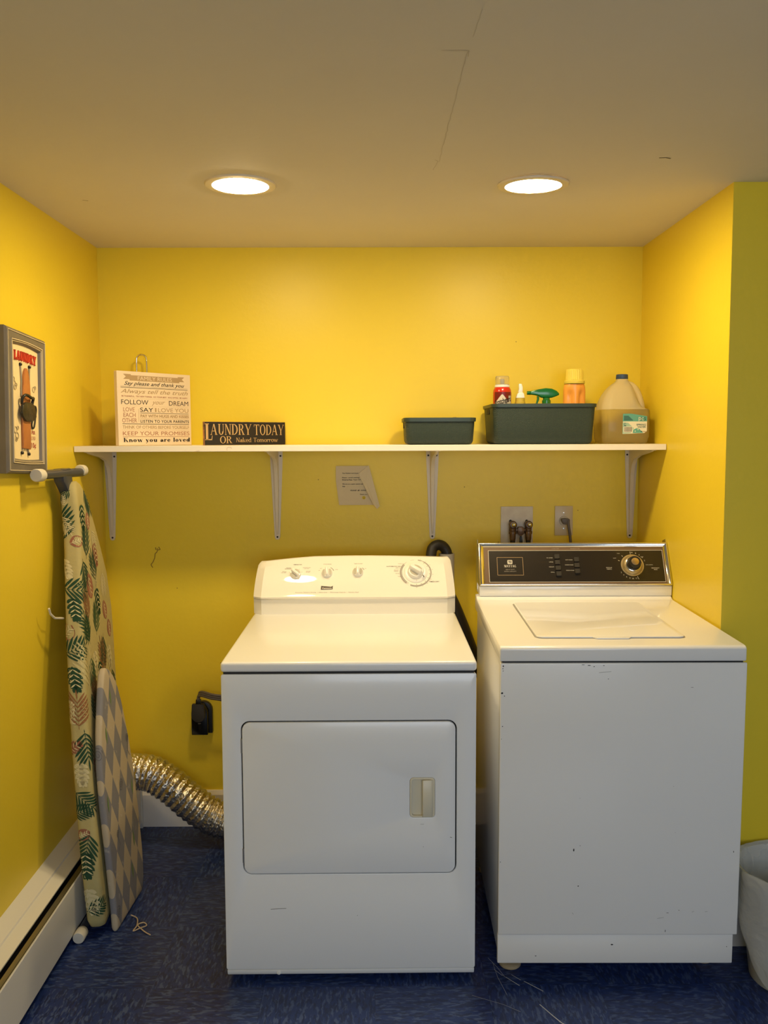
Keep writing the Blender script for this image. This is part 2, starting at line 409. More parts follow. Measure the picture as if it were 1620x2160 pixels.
# skirting
struct('baseboard_back', MB().prism([(YB, 0), (YB-.016, 0), (YB-.016, .125), (YB-.008, .14), (YB, .14)], XL+.11, XR-.002, 'x'), white_wood)
struct('baseboard_right_return', MB().prism([(YJ, 0), (YJ-.016, 0), (YJ-.016, .125), (YJ-.008, .14), (YJ, .14)], XR, RX, 'x'), white_wood)

# wall scuffs and holes (shapes of their own)
wall_back_o = bpy.data.objects['wall_back']
scuff_m = mat('wall_scuff', (.30, .19, .02), .7)
L = Letters(frame((0, YB, 0), (1, 0, 0), (0, 0, 1)))
pth = [(-.830, 1.083), (-.832, 1.070), (-.840, 1.062), (-.842, 1.046), (-.848, 1.032), (-.857, 1.020), (-.850, 1.009)]
L.line(pth, .0032, scuff_m); L.line([(-.826, 1.088), (-.820, 1.078), (-.830, 1.076)], .003, scuff_m); L.line([(-.838, 1.086), (-.836, 1.076)], .0035, scuff_m)
for x, z in ((-.22, 1.34), (.46, 1.10), (.52, 1.85), (-.76, .93), (.33, 1.31), (.76, 1.22), (-.60, .64)): L.polygon(circ(x, z, .0022, 6), scuff_m)
L.build('scuff', wall_back_o)

# ------------------------------------------------------------------ recessed lamps
lens_m = mat('glowing_lens', (1, .95, .85), .4, emit=((1, .77, .42), LAMP))
trim_m = mat('lamp_trim_paint', (.72, .64, .50), .45)
for i, (cx, cy) in enumerate(LAMPS):
    t = thing('recessed_light', ['round recessed ceiling light on the left, brighter glow over its trim', 'round recessed ceiling light on the right, trim ring gaping from the ceiling'][i], 'ceiling light', (cx, cy, ZC), (0.0 if i == 0 else .035, 0, 0), 'recessed ceiling lights')
    z = 0 if i == 0 else -.0015
    MB().lathe([(.0765, .03), (.0765, .002+z), (.078, -.005+z), (.096, -.004+z), (.0985, -.001+z), (.0985, .0005+z)], 48, cap0=False, cap1=False).build('trim_ring', trim_m, t, smooth=40)
    MB().lathe([(.0865, .09), (.0865, .002)], 32, cap0=True, cap1=False).build('housing', steel, t, smooth=40)
    MB().lathe([(.0752, .012), (.0752, -.002), (.070, -.006), (.055, -.0085), (.03, -.010), (.004, -.0105)], 40).build('lens', lens_m, t, smooth=60)

# ------------------------------------------------------------------ hot-water baseboard heater along the left wall
heat_m = mat('heater_enamel', (.74, .72, .66), .35, bump=(80, .08, .001))
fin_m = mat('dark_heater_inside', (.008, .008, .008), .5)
ht = thing('baseboard_heater', 'long white hydronic baseboard heater along the left wall', 'heater', (XL, 0, 0))
HY0, HY1 = -.4, 3.285
MB().prism([(0, 0), (.012, 0), (.012, .192), (.042, .183), (.044, .180), (.0775, .1725), (.079, .171), (.080, .176), (.044, .185), (.042, .190), (0, .206)], HY0, HY1, 'y').build('top_cover', heat_m, ht)
MB().prism([(.107, .022), (.107, .168), (.111, .171), (.113, .168), (.113, .022)], HY0, HY1, 'y').build('front_panel', heat_m, ht)
MB().prism([(.086, .160), (.094, .152), (.0955, .154), (.087, .163)], HY0, HY1, 'y').build('damper', steel, ht)
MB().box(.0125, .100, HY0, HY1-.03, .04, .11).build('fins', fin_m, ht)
MB().prism([(0, 0), (.117, 0), (.117, .172), (.086, .177), (.044, .188), (0, .209)], HY1, HY1+.012, 'y').build('end_cap', heat_m, ht)

# ------------------------------------------------------------------ shelf
shelf_m = mat('shelf_paint', (.82, .77, .68), .42, bump=(25, .2, .003), var=(7, .3, (.78, .72, .62)))
ZS = 1.472
sh = thing('wall_shelf', 'long white painted board shelf spanning the alcove above the machines', 'shelf', (0, YB, ZS))
MB().box(XL+.002, XR-.002, -.323, -.001, -.0205, 0).build('board', shelf_m, sh, bevel=.0012, seg=1)
L = Letters(frame((0, -.323, 0), (1, 0, 0), (0, 0, 1)))
knot_m = mat('faint_knot', (.60, .47, .33), .5)
L.arc(-.4985, -.012, .0085, 20, 175, .0014, knot_m, ry=.007); L.arc(-.4985, -.012, .0085, 185, 215, .0014, knot_m, ry=.007)
L.line([(-.62, -.0205), (-.60, -.017)], .0012, knot_m)
L.build('knot', sh)
brk_m = mat('bracket_enamel', (.68, .61, .48), .38)
def bracket(x, label):
    t = thing('shelf_bracket', label, 'bracket', (x, YB-.0005, ZS-.021), group='white shelf brackets')
    H = .338
    pl = [(-.0235, 0), (.0235, 0), (.0235, -.03), (.0215, -.08), (.0105, -H+.012), (.007, -H+.002), (0, -H), (-.007, -H+.002), (-.0105, -H+.012), (-.0215, -.08), (-.0235, -.03)]
    MB().prism(pl, -.0022, 0, 'y').build('wall_plate', brk_m, t, bevel=.0006, seg=1)
    ar = [(-.0225, -.002), (.0225, -.002), (.0225, -.04), (.012, -.26), (.006, -.272), (-.006, -.272), (-.012, -.26), (-.0225, -.04)]
    MB().prism(ar, -.0025, -.0003, 'z').build('shelf_arm', brk_m, t, bevel=.0006, seg=1)
    # pressed rib, wide at the elbow and tapering both ways
    secs = [((0, -.262, -.0025), (0, 1), .004, .002), ((0, -.20, -.0025), (0, 1), .006, .011), ((0, -.12, -.0025), (0, 1), .007, .020)]
    loops = []
    prof = [(-.268, -.001, .003), (-.255, -.006, .005), (-.20, -.013, .006), (-.12, -.022, .0075), (-.06, -.036, .0085), (-.032, -.062, .0090), (-.020, -.10, .0088), (-.0145, -.18, .0078), (-.011, -.26, .006), (-.006, -H+.03, .004), (-.003, -H+.02, .003)]
    for y, z, wd in prof:
        if z > -.03: back = (y+.004, -.001)
        elif z > -.11: back = (-.001, max(z+.03, -.06)) if z > -.062 else (-.001, z+.01)
        else: back = (-.001, z)
        loops.append([(-wd, back[0], back[1]), (-wd*.75, y, z), (wd*.75, y, z), (wd, back[0], back[1])])
    MB().loft(loops).build('rib', brk_m, t, smooth=35)
    for sx, sz in ((-.0155, -.0215), (.0155, -.0215), (0, -H+.011)):
        MB(frame((sx, -.0022, sz), (1, 0, 0), (0, 0, 1))).lathe([(.0036, 0), (.0036, .001), (.002, .0016)], 10).build('screw', dark_gap, t)
    return t
for i, (x, d) in enumerate(((-.998, 'white pressed-metal shelf bracket at the left end, against the left wall'), (-.3765, 'white shelf bracket below the black laundry sign, second from the left'), (.209, 'white shelf bracket between the note and the water valves'), (.9575, 'white shelf bracket at the right end, against the right wall'))):
    bracket(x, d)

# ------------------------------------------------------------------ family rules sign
fam_wood = mat('pale_pink_wood', (.80, .66, .48), .5, bump=(40, .15, .002), var=(12, .3, (.76, .62, .44)))
ang = math.atan2(.245, .196)
fs = thing('family_rules_sign', 'square pale wooden block sign with family rules lettering', 'sign', (-.8827, 3.03, ZS), (0, 0, ang))
FW, FH = .316, .256
MB().box(0, FW, 0, .017, .0005, FH).build('block', fam_wood, fs, bevel=.0012, seg=1)
L = Letters(frame((0, 0, 0), (1, 0, 0), (0, 0, 1)))
def FX(u): return (u-88)/(1550-88)*FW            # layout drawn on a 1462 x 1510 grid
def FZ(v): return FH-(v-0)/1500*FH
def ft(body, u0, u1, v0, v1, m, **k): L.text(body, (FX(u0)+FX(u1))/2, (FZ(v0)+FZ(v1))/2, FX(u1)-FX(u0), FZ(v0)-FZ(v1), m, **k)
L.polygon([(FX(205), FZ(58)), (FX(350), FZ(58)), (FX(350), FZ(78)), (FX(1285), FZ(78)), (FX(1285), FZ(58)), (FX(1420), FZ(58)), (FX(1370), FZ(110)), (FX(1420), FZ(160)), (FX(1315), FZ(160)), (FX(1315), FZ(185)), (FX(325), FZ(185)), (FX(325), FZ(160)), (FX(205), FZ(160)), (FX(255), FZ(110))], ink_tan, .0004)
fam_cream = mat('cream_banner_letters', (.78, .64, .46), .6)
ft('FAMILY RULES', 480, 1160, 92, 168, fam_cream, eps=.0007)
ft('Say please and thank you', 220, 1415, 200, 300, ink_black, shear=.4, bold=.006)
for v in (300, 322): L.rect(FX(150), FX(1485), FZ(v+(3 if v == 300 else 9)), FZ(v), ink_dark)
ft('Always tell the truth', 150, 1490, 355, 465, ink_tan, shear=.35, bold=.004)
ft('BE THANKFUL.  TRY NEW THINGS.  DO YOUR BEST.  HUG OFTEN.  BE HAPPY', 165, 1480, 485, 515, ink_rust, bold=.02)
def dots(v, u0=160, u1=1500, n=70):
    for i in range(n):
        a = u0+(u1-u0)*i/n; L.rect(FX(a), FX(a+8), FZ(v+4), FZ(v), ink_tan)
dots(540); ft('FOLLOW', 155, 675, 570, 665, ink_dark); ft('your', 740, 1010, 590, 680, ink_tan, shear=.4); ft('DREAM', 1090, 1495, 570, 665, ink_dark)
dots(695); ft('LOVE', 190, 405, 725, 810, ink_rust); ft('EACH', 190, 420, 835, 920, ink_rust); ft('OTHER', 165, 445, 945, 1030, ink_rust)
L.rect(FX(478), FX(482), FZ(1010), FZ(755), ink_tan)
ft('SAY', 510, 765, 725, 810, ink_black); ft('I', 805, 830, 725, 808, ink_tan, bold=.02); ft('LOVE', 865, 1170, 725, 810, ink_tan); ft('YOU', 1205, 1495, 725, 810, ink_tan)
L.rect(FX(510), FX(1495), FZ(838), FZ(830), ink_dark)
ft('PAY WITH HUGS AND KISSES', 515, 1500, 862, 925, ink_tan, bold=.03)
L.rect(FX(510), FX(1495), FZ(949), FZ(945), ink_tan)
ft('LISTEN TO YOUR PARENTS', 515, 1500, 972, 1030, ink_black, bold=.012, space=1.1)
L.rect(FX(168), FX(1500), FZ(1062), FZ(1052), ink_dark)
ft('THINK OF OTHERS BEFORE YOURSELF', 170, 1500, 1090, 1155, ink_tan, bold=.004)
dots(1180); ft('KEEP YOUR PROMISES', 170, 1505, 1210, 1290, ink_rust)
L.rect(FX(170), FX(1500), FZ(1320), FZ(1312), ink_rust)
L.put(serif_polys('Know you are loved', .225, .04, .06, .045), (FX(180)+FX(1510))/2, (FZ(1340)+FZ(1450))/2, FX(1510)-FX(180), FZ(1340)-FZ(1452), ink_black)
L.build('printed_lettering', fs)

# chrome wire loop behind it
ws = thing('wire_hook', 'bent chrome wire loop standing up behind the family rules sign', 'wire hook', (-.860, 3.268, ZS))
pp = [(-.0185, 0, .004), (-.0185, 0, .12), (-.0185, 0, .30)]+[(-.0185*math.cos(a), 0, .312+.0185*math.sin(a)) for a in [PI*i/10 for i in range(1, 10)]]+[(.0185, 0, .30), (.0185, 0, .12), (.0185, 0, .004)]
MB().tube(pp, .0032, 10).build('loop', chrome, ws, smooth=50)
MB().tube([(-.03, 0, .0032), (.03, 0, .0032)], .0032, 8).build('foot_bar', chrome, ws, smooth=50)

# ------------------------------------------------------------------ laundry today sign
ls_edge = mat('worn_orange_edge', (.55, .25, .10), .6, var=(50, .2, (.03, .02, .02)))
ls_black = mat('black_sign_paint', (.016, .013, .012), .45, bump=(60, .15, .001))
ang2 = math.atan2(.21, .2586)
t = thing('laundry_sign', 'black wooden plank sign reading laundry today or naked tomorrow', 'sign', (-.5984, 3.08, ZS), (0, 0, ang2))
SW, SH = .3335, .0825
MB().box(0, SW, .0012, .012, .0005, SH).build('plank', ls_edge, t)
MB().box(.001, SW-.001, 0, .0011, .0013, SH-.001).build('painted_face', ls_black, t)
L = Letters(frame((0, 0, 0), (1, 0, 0), (0, 0, 1)))
k1, k2 = SW/1385, SH/405
def lx(u): return (u-92)*k1
def lz(v): return SH-(v-90)*k2
L.serif('L', (lx(98)+lx(220))/2, (lz(120)+lz(405))/2, lx(220)-lx(98), lz(120)-lz(405), ink_gold, thick=.2)
L.serif('AUNDRY', (lx(185)+lx(875))/2, (lz(128)+lz(315))/2, lx(875)-lx(185), lz(128)-lz(315), ink_gold, thick=.15)
L.serif('TODAY', (lx(915)+lx(1450))/2, (lz(134)+lz(322))/2, lx(1450)-lx(915), lz(134)-lz(322), ink_gold, thick=.15)
L.serif('OR', (lx(340)+lx(545))/2, (lz(338)+lz(462))/2, lx(545)-lx(340), lz(338)-lz(462), ink_gold, thick=.14)
L.serif('Naked', (lx(610)+lx(872))/2, (lz(365)+lz(445))/2, lx(872)-lx(610), lz(365)-lz(445), ink_gold, thick=.13)
L.serif('Tomorrow', (lx(905)+lx(1340))/2, (lz(367)+lz(445))/2, lx(1340)-lx(905), lz(367)-lz(445), ink_gold, thick=.13)
L.build('painted_lettering', t)

# ------------------------------------------------------------------ baskets
def weave_mat():
    m = mat('woven_green_plastic', (.030, .048, .038), .5)
    k = NT(m); tc = k.n('ShaderNodeTexCoord'); sp = k.n('ShaderNodeSeparateXYZ'); k.ln(tc.outputs['Object'], sp.inputs[0])
    nz = k.n('ShaderNodeTexNoise'); nz.inputs['Scale'].default_value = 14; nz.inputs['Detail'].default_value = 3; k.ln(tc.outputs['Object'], nz.inputs['Vector'])
    h = k.math('ADD', sp.outputs[0], sp.outputs[1])
    a = k.math('SINE', k.math('ADD', k.math('MULTIPLY', h, 1150), k.math('MULTIPLY', nz.outputs[0], 9)))
    b = k.math('SINE', k.math('ADD', k.math('MULTIPLY', sp.outputs[2], 1150), k.math('MULTIPLY', nz.outputs[0], 9)))
    # thicker threads now and then
    cx = k.n('ShaderNodeCombineXYZ'); k.ln(k.math('MULTIPLY', h, 90), cx.inputs[0])
    n1 = k.n('ShaderNodeTexNoise', noise_dimensions='3D'); n1.inputs['Scale'].default_value = 1; k.ln(cx.outputs[0], n1.inputs['Vector'])
    cz = k.n('ShaderNodeCombineXYZ'); k.ln(k.math('MULTIPLY', sp.outputs[2], 110), cz.inputs[1])
    n2 = k.n('ShaderNodeTexNoise'); n2.inputs['Scale'].default_value = 1; k.ln(cz.outputs[0], n2.inputs['Vector'])
    th = k.math('MAXIMUM', k.math('GREATER_THAN', n1.outputs[0], .60), k.math('GREATER_THAN', n2.outputs[0], .61))
    hh = k.math('ADD', k.math('MULTIPLY', k.math('MULTIPLY', a, b), .5), th)
    bp = k.n('ShaderNodeBump'); bp.inputs['Strength'].default_value = .7; bp.inputs['Distance'].default_value = .0012
    k.ln(hh, bp.inputs['Height']); k.ln(bp.outputs[0], k.b.inputs['Normal'])
    c = k.mix(k.math('MULTIPLY', k.math('ADD', a, b), .35), (.022, .038, .030), (.036, .058, .046)); k.ln(c, k.b.inputs['Base Color'])
    return m
weave = weave_mat(); rim_m = mat('smooth_green_plastic', (.030, .048, .040), .4)
def basket(name_label, x0, x1, yb0, yb1, H, taper, rimh):
    t = thing('storage_basket', name_label, 'basket', ((x0+x1)/2, (yb0+yb1)/2, ZS), group='dark green storage baskets')
    W, D = (x1-x0)/2, (yb1-yb0)/2
    def loop(z, off=0):
        k = taper*(1-z/H)+off; return [(p[0], p[1], z) for p in rrect(-W+k, W-k, -D+k, D-k, .022, 5)]
    lp = [loop(.0005, .012), loop(.003, .004), loop(.012, 0), loop(H*.5), loop(H-.002), loop(H-.002, .003), loop(H*.5, .003), loop(.006, .004)]
    MB().loft(lp, True, True, True).build('body', weave, t, smooth=45)
    def L2(z, off): return [(p[0], p[1]) for p in rrect(-W-off, W+off, -D-off, D+off, .024, 5)]
    MB().loft([[(*p, H-rimh) for p in L2(0, .0035)], [(*p, H) for p in L2(0, .004)], [(*p, H+.001) for p in L2(0, -.001)], [(*p, H-.004) for p in L2(0, -.0045)], [(*p, H-rimh) for p in L2(0, -.0005)], [(*p, H-rimh) for p in L2(0, .0035)]], True, False, False).build('rim', rim_m, t, smooth=35)
    for sg in (-1, 1):
        xx = sg*(W-taper*.16)
        MB().prism(rrect(-.035, .035, H-rimh-.022, H-rimh-.003, .005, 3), xx-.0012*sg, xx+.0015*sg, 'x').build('handle_slot', dark_gap, t)
    return t
basket('small dark green woven plastic basket on the shelf right of the middle', .0955, .3375, 3.02, 3.26, .0915, .006, .0125)
basket('large dark green woven plastic basket holding cleaning bottles', .3965, .7515, 3.02, 3.285, .138, .009, .011)
# curly ties peeking out of the small basket
m = MB(); 
for i in range(7):
    x = .255+.006*i; r0 = .004+.002*rnd.random(); z = 1.555+.006*rnd.random()
    m.tube([(x+r0*math.cos(a)*1.2, 3.12+.02*math.sin(i*2.3), z+r0*1.5*math.sin(a)) for a in [2*PI*k/9 for k in range(10)]], .0009, 5)
m.tube([(.25, 3.12, 1.553), (.27, 3.12, 1.5505), (.30, 3.125, 1.551)], .0012, 5).tube([(.262, 3.13, 1.481), (.265, 3.125, 1.51), (.268, 3.12, 1.552)], .0012, 5)
tag(m.build('wire_tie', mat('brown_wire', (.20, .13, .04), .5), smooth=50), 'curly brown wire tie peeking over the small green basket', 'wire tie')

# ------------------------------------------------------------------ bottles in the large basket (they stand on its bottom)
ZB = ZS+.0075
red_m = mat('red_can_paint', (.55, .025, .012), .22, coat=.4)
clear_m = mat('clear_cap_plastic', (.97, .96, .92), .08, trans=.92, ior=1.2)
t = thing('aerosol_can', 'red spray can with a clear cap, leftmost in the large basket', 'spray can', (.4465, 3.15, ZB))
MB().lathe([(.030, 0), (.0325, .003), (.0325, .175), (.031, .184), (.027, .192), (.0225, .197)], 32).build('can', red_m, t, smooth=40)
MB().lathe([(.0265, .1935), (.027, .199), (.0225, .2035), (.020, .2035)], 32).build('collar', white_plastic, t, smooth=40)
MB().lathe([(.0245, .1995), (.0242, .228), (.022, .2325), (.010, .2335)], 32).lathe([(.0232, .200), (.0230, .227), (.021, .2305), (.010, .2315)], 32).build('clear_cap', clear_m, t, smooth=40)
MB().lathe([(.0055, .2036), (.0055, .2185), (.004, .221)], 12).build('nozzle', white_plastic, t, smooth=40)
mbk = MB(); mbk.T = Matrix.Identity(4)
def wrap_poly(polys, x0, x1, z0, z1, R, mats_i, mb, eps=.0006):
    """print laid round the front (-y) of a cylinder of radius R; x is arc length"""
    mb.m = mats_i
    for q in polys: mb.poly([((R+eps)*math.sin(p[0]/R), -(R+eps)*math.cos(p[0]/R), p[1]) for p in q])
def fit(polys, cx, cz, wd, hg, rot=0):
    xs = [p[0] for q in polys for p in q]; ys = [p[1] for q in polys for p in q]
    a, b, c, d = min(xs), max(xs), min(ys), max(ys); k, s_ = math.cos(rot), math.sin(rot)
    return [[(cx+((p[0]-(a+b)/2)*wd/(b-a))*k-((p[1]-(c+d)/2)*hg/(d-c))*s_, cz+((p[0]-(a+b)/2)*wd/(b-a))*s_+((p[1]-(c+d)/2)*hg/(d-c))*k) for p in q] for q in polys]
pm = MB()
R = .0325
def strips(poly_fn, x0, x1, n): 
    out = []
    for i in range(n):
        a, b = x0+(x1-x0)*i/n, x0+(x1-x0)*(i+1)/n
        out.append([(a, poly_fn(a)[0]), (b, poly_fn(b)[0]), (b, poly_fn(b)[1]), (a, poly_fn(a)[1])])
    return out
wrap_poly(strips(lambda x: (.118, .176), -.034, .034, 12), 0, 0, 0, 0, R, 2, pm, .0003)
wrap_poly(strips(lambda x: (.112, .118+.052*max(0, 1-abs(x+.004)/.042)), -.036, .032, 14), 0, 0, 0, 0, R, 0, pm, .0005)
wrap_poly(strips(lambda x: (.132, .163), .020, .034, 4), 0, 0, 0, 0, R, 0, pm, .0005)
wrap_poly(fit(text_polys('Scotchgard', .1, .03), -.001, .1425, .066, .025, .25), 0, 0, 0, 0, R, 1, pm, .0009)
pm.build('label_print', [ink_cream, ink_black, mat('dark_red_print', (.16, .01, .01), .3)], t, merge=False)

t = thing('pump_bottle', 'small clear bottle with a white sprayer and yellow collar, between can and trigger', 'bottle', (.5115, 3.155, ZB))
amber = mat('pale_clear_plastic', (.85, .80, .55), .1, trans=.8, ior=1.3)
MB().lathe([(.020, 0), (.022, .003), (.022, .105), (.017, .12), (.0135, .128), (.0135, .133)], 24).build('bottle', amber, t, smooth=40)
MB().lathe([(.0185, .134), (.0185, .141), (.017, .142), (.0165, .155)], 24).build('collar', mat('olive_yellow_plastic', (.55, .42, .06), .4), t, smooth=40)
MB().prism([(-.016, .1555), (.015, .1555), (.0125, .170), (.008, .176), (-.006, .176), (-.012, .168)], -.010, .010, 'y').build('pump_body', white_plastic, t, bevel=.002)
MB().prism([(-.008, .1765), (.008, .1765), (.008, .194), (.004, .206), (-.006, .206), (-.005, .188)], -.007, .007, 'y').build('nozzle', white_plastic, t, bevel=.0015)

green_m = mat('green_trigger_plastic', (.008, .16, .03), .22, coat=.4, trans=.15)
t = thing('trigger_spray_bottle', 'spray bottle with a green trigger head pointing left', 'spray bottle', (.604, 3.15, ZB))
MB().lathe([(.030, 0), (.033, .004), (.033, .08), (.024, .105), (.0145, .12), (.0145, .124)], 28).build('bottle', amber, t, smooth=40)
MB().lathe([(.0155, .1245), (.0155, .147), (.0125, .149), (.012, .156)], 24).build('collar', green_m, t, smooth=40)
hd = [(-.060, .179), (-.060, .168), (-.040, .1655), (-.030, .163), (-.018, .156), (.018, .156), (.030, .160), (.045, .166), (.043, .173), (.034, .181), (.018, .188), (-.004, .190), (-.030, .186)]
MB().prism(hd, -.011, .011, 'y').build('head', green_m, t, bevel=.004, seg=3)
MB(frame((-.0595, 0, .1735), (0, 1, 0), (0, 0, 1))).lathe([(.0065, -.010), (.0065, 0)], 12).lathe([(.007, .0), (.007, .003)], 12).build('nozzle', green_m, t, smooth=40)
MB().prism([(-.034, .163), (-.026, .160), (-.026, .150), (-.030, .140), (-.034, .130), (-.040, .128), (-.036, .142), (-.0335, .152)], -.006, .006, 'y').build('trigger', green_m, t, bevel=.0015)

orange_m = mat('orange_translucent_plastic', (.85, .36, .06), .35, coat=.1)
ycap_m = mat('pale_yellow_cap', (.78, .62, .10), .4)
t = thing('detergent_bottle', 'orange bottle with pinched grip sides and ribbed yellow cap', 'bottle', (.703, 3.15, ZB))
def ob_loop(z, rx, ry, pinch):
    out = []
    for i in range(40):
        a = 2*PI*i/40; x, y = rx*math.cos(a), ry*math.sin(a)
        # pinched hollows at front left and front right
        for c in (-PI/2-.62, -PI/2+.62, PI/2-.62, PI/2+.62):
            d = abs((a-c+PI) % (2*PI)-PI); f = math.exp(-(d/.30)**2)*pinch; x *= 1-f*.55; y *= 1-f*.75
        out.append((x, y, z))
    return out
prof = [(0, .030, .027, 0), (.004, .034, .030, 0), (.08, .037, .030, .0), (.115, .0385, .030, .1), (.13, .039, .030, .42), (.15, .039, .030, .5), (.165, .039, .030, .45), (.178, .039, .030, .2), (.186, .0385, .030, .0), (.197, .037, .030, 0), (.203, .034, .030, 0)]
MB().loft([ob_loop(*p) for p in prof]).build('bottle', orange_m, t, smooth=60)
MB().lathe([(.0355, .2045), (.0365, .206), (.0365, .2145), (.033, .2165)], 36).build('collar', ycap_m, t, smooth=40)
m = MB(); 
def rib(z, r): return [((r+(.0006 if i % 2 else -.0006))*math.cos(2*PI*i/56), (r+(.0006 if i % 2 else -.0006))*math.sin(2*PI*i/56), z) for i in range(56)]
m.loft([rib(.217, .0305), rib(.235, .0300), rib(.252, .0294), rib(.2555, .027)]).build('cap', ycap_m, t, smooth=20)

# ------------------------------------------------------------------ water jug
jug_m = mat('milky_jug_plastic', (.90, .84, .62), .3, trans=.65, ior=1.15, coat=.1, var=(14, .3, (.88, .80, .56)))
jug2_m = mat('water_filled_jug', (.86, .78, .42), .3, trans=.85, ior=1.12, coat=.15, var=(9, .3, (.82, .72, .36)))
t = thing('water_jug', 'gallon plastic water jug with blue cap at the right end of the shelf', 'jug', (.8735, 3.155, ZS), (0, 0, 0))
def sq(z, hx, hy, r, cx=0): return [(cx+p[0], p[1], z) for p in rrect(-hx, hx, -hy, hy, r, 6)]
WL = .120
low = [sq(.0005, .070, .064, .025), sq(.006, .080, .072, .028), sq(.025, .0845, .076, .028), sq(.06, .0855, .077, .028), sq(WL-.004, .085, .077, .03), sq(WL, .084, .076, .032)]
MB().loft(low).build('water_body', jug2_m, t, smooth=60)
m = MB()
up = [(WL+.0003, .083, .0755, .034, -.0005), (.128, .072, .073, .036, -.0095), (.140, .0665, .069, .036, -.013), (.158, .0595, .062, .034, -.0135), (.175, .0525, .054, .03, -.0125), (.190, .0455, .046, .027, -.0095), (.200, .0395, .040, .024, -.0065), (.207, .0345, .035, .022, -.0045), (.214, .0275, .028, .018, -.002), (.219, .0225, .0225, .015, 0), (.225, .0198, .0198, .0142, 0), (.2285, .0195, .0195, .014, 0)]
m.loft([sq(z, hx, hy, r, cx) for z, hx, hy, r, cx in up]); m.build('shoulder', jug_m, t, smooth=60)
hp = smooth_path([(.008, 0, .213), (.028, -.002, .2095), (.043, -.004, .199), (.055, -.006, .180), (.063, -.006, .158), (.068, -.006, .138), (.0705, -.006, .119)], 5)
MB().tube(hp, .011, 14, rf=lambda i, p: .0105+.002*(i/30)).build('handle', jug_m, t, smooth=60)
cap_m = mat('navy_cap', (.035, .065, .13), .4)
MB().lathe([(.021, .2290), (.0215, .230), (.0205, .244), (.0185, .2455)], 36).build('cap', cap_m, t, smooth=40)
teal = mat('teal_label', (.10, .34, .27), .35); teal2 = mat('mint_label', (.33, .50, .38), .35); lab_w = mat('label_white', (.72, .68, .52), .35); teald = mat('dark_teal_print', (.02, .10, .09), .4)
L = Letters(frame((-.004, -.0775, 0), (1, 0, 0), (0, 0, 1)))
x0, x1, z0, z1 = -.012, .073, .034, .105
def jx(u): return x0+(u-585)/(1050-585)*(x1-x0)
def jz(v): return z1-(v-880)/(1300-880)*(z1-z0)
L.polygon([(jx(585), jz(1300)), (jx(1000), jz(1280)), (jx(1050), jz(1240)), (jx(1050), jz(935)), (jx(740), jz(880)), (jx(590), jz(885))], lab_w, .0003)
L.polygon([(jx(585), jz(1040)), (jx(1050), jz(1040)), (jx(1050), jz(935)), (jx(740), jz(880)), (jx(590), jz(885))], teal, .0006)
for i in range(5): L.rect(jx(605), jx(700+20*i), jz(940+20*i), jz(925+20*i), teald, .0009)
L.polygon([(jx(585), jz(1060)), (jx(690), jz(1070)), (jx(800), jz(1180)), (jx(740), jz(1280)), (jx(585), jz(1295))], teal2, .0006)
L.polygon([(jx(780), jz(1280)), (jx(790), jz(1210)), (jx(850), jz(1180)), (jx(900), jz(1190)), (jx(980), jz(1275))], teal, .0007)
L.rect(jx(603), jx(770), jz(1265), jz(1145), lab_w, .0009)
xx = 620
while xx < 758:
    w_ = rnd.choice((4, 7, 11)); L.rect(jx(xx), jx(xx+w_), jz(1252), jz(1155), ink_dark, .0012); xx += w_+rnd.choice((5, 8))
L.text('p', jx(912), jz(998), None, jz(960)-jz(1048), lab_w, eps=.001); L.text('I', jx(940), jz(985), .002, jz(945)-jz(1020), teald, bold=.02, eps=.001)
L.text('C', jx(966), jz(990), jx(990)-jx(948), jz(960)-jz(1020), lab_w, eps=.001); L.text('S', jx(1010), jz(985), jx(1030)-jx(992), jz(950)-jz(1020), teald, bold=.02, eps=.001)
L.text('SPRING', jx(938), jz(1108), jx(1028)-jx(848), jz(1090)-jz(1128), teald, bold=.01, eps=.001)
L.text('WATER', jx(948), jz(1155), jx(1028)-jx(868), jz(1137)-jz(1174), teald, bold=.01, eps=.001)
L.rect(jx(930), jx(962), jz(1255), jz(1238), teald, .001); L.rect(jx(972), jx(1028), jz(1252), jz(1240), ink_tan, .001)
L.arc(jx(630), jz(1098), .0035, 30, 330, .0012, teald, eps=.001); L.rect(jx(608), jx(652), jz(1137), jz(1124), teald, .001)
for a, b in ((880, 1205), (825, 1240)): L.polygon(circ(jx(a), jz(b), .002, 8), lab_w, .001)
L.build('label_print', t)

# ------------------------------------------------------------------ paper note taped to the wall
paper_m = mat('old_paper', (.62, .53, .36), .7, bump=(40, .25, .004)); paper_m2 = mat('paper_back', (.66, .57, .39), .7, bump=(40, .25, .004))
t = thing('paper_note', 'curling printed paper note taped under the shelf with its right side folded over', 'note', (-.1546, YB, 1.391))
K = .001782/11.571
def q(u, v, y=0): return ((u-320)*K, y, -(v-268)*K)
def page_y(u, v): return -.0015-.004*max(0, (v-900)/320)*max(0, 1-(u-400)/500)-.002
m = MB(); rows = 8
for i in range(rows):
    t0, t1 = i/rows, (i+1)/rows
    def edge(tt):
        v = 268+(1222-268)*tt
        ul = 320+(5 if tt < .4 else 5+75*(tt-.4)/.6)
        ur = (1130-(1130-900)*(tt/.2)) if tt < .2 else 900+(1240-900)*((tt-.2)/.8)
        return v, ul, ur+6
    for j in range(4):
        P = []
        for tt, jj in ((t0, j), (t0, j+1), (t1, j+1), (t1, j)):
            v, a, b = edge(tt); u_ = a+(b-a)*jj/4; P.append(q(u_, v, page_y(u_, v)))
        m.poly(P)
m.build('page', paper_m, t, smooth=60)
A = [(1130, 252, -.003), (900, 440, -.008), (895, 500, -.010), (1240, 1215, -.018), (1325, 1312, -.022), (1392, 1250, -.016), (1190, 480, -.006)]
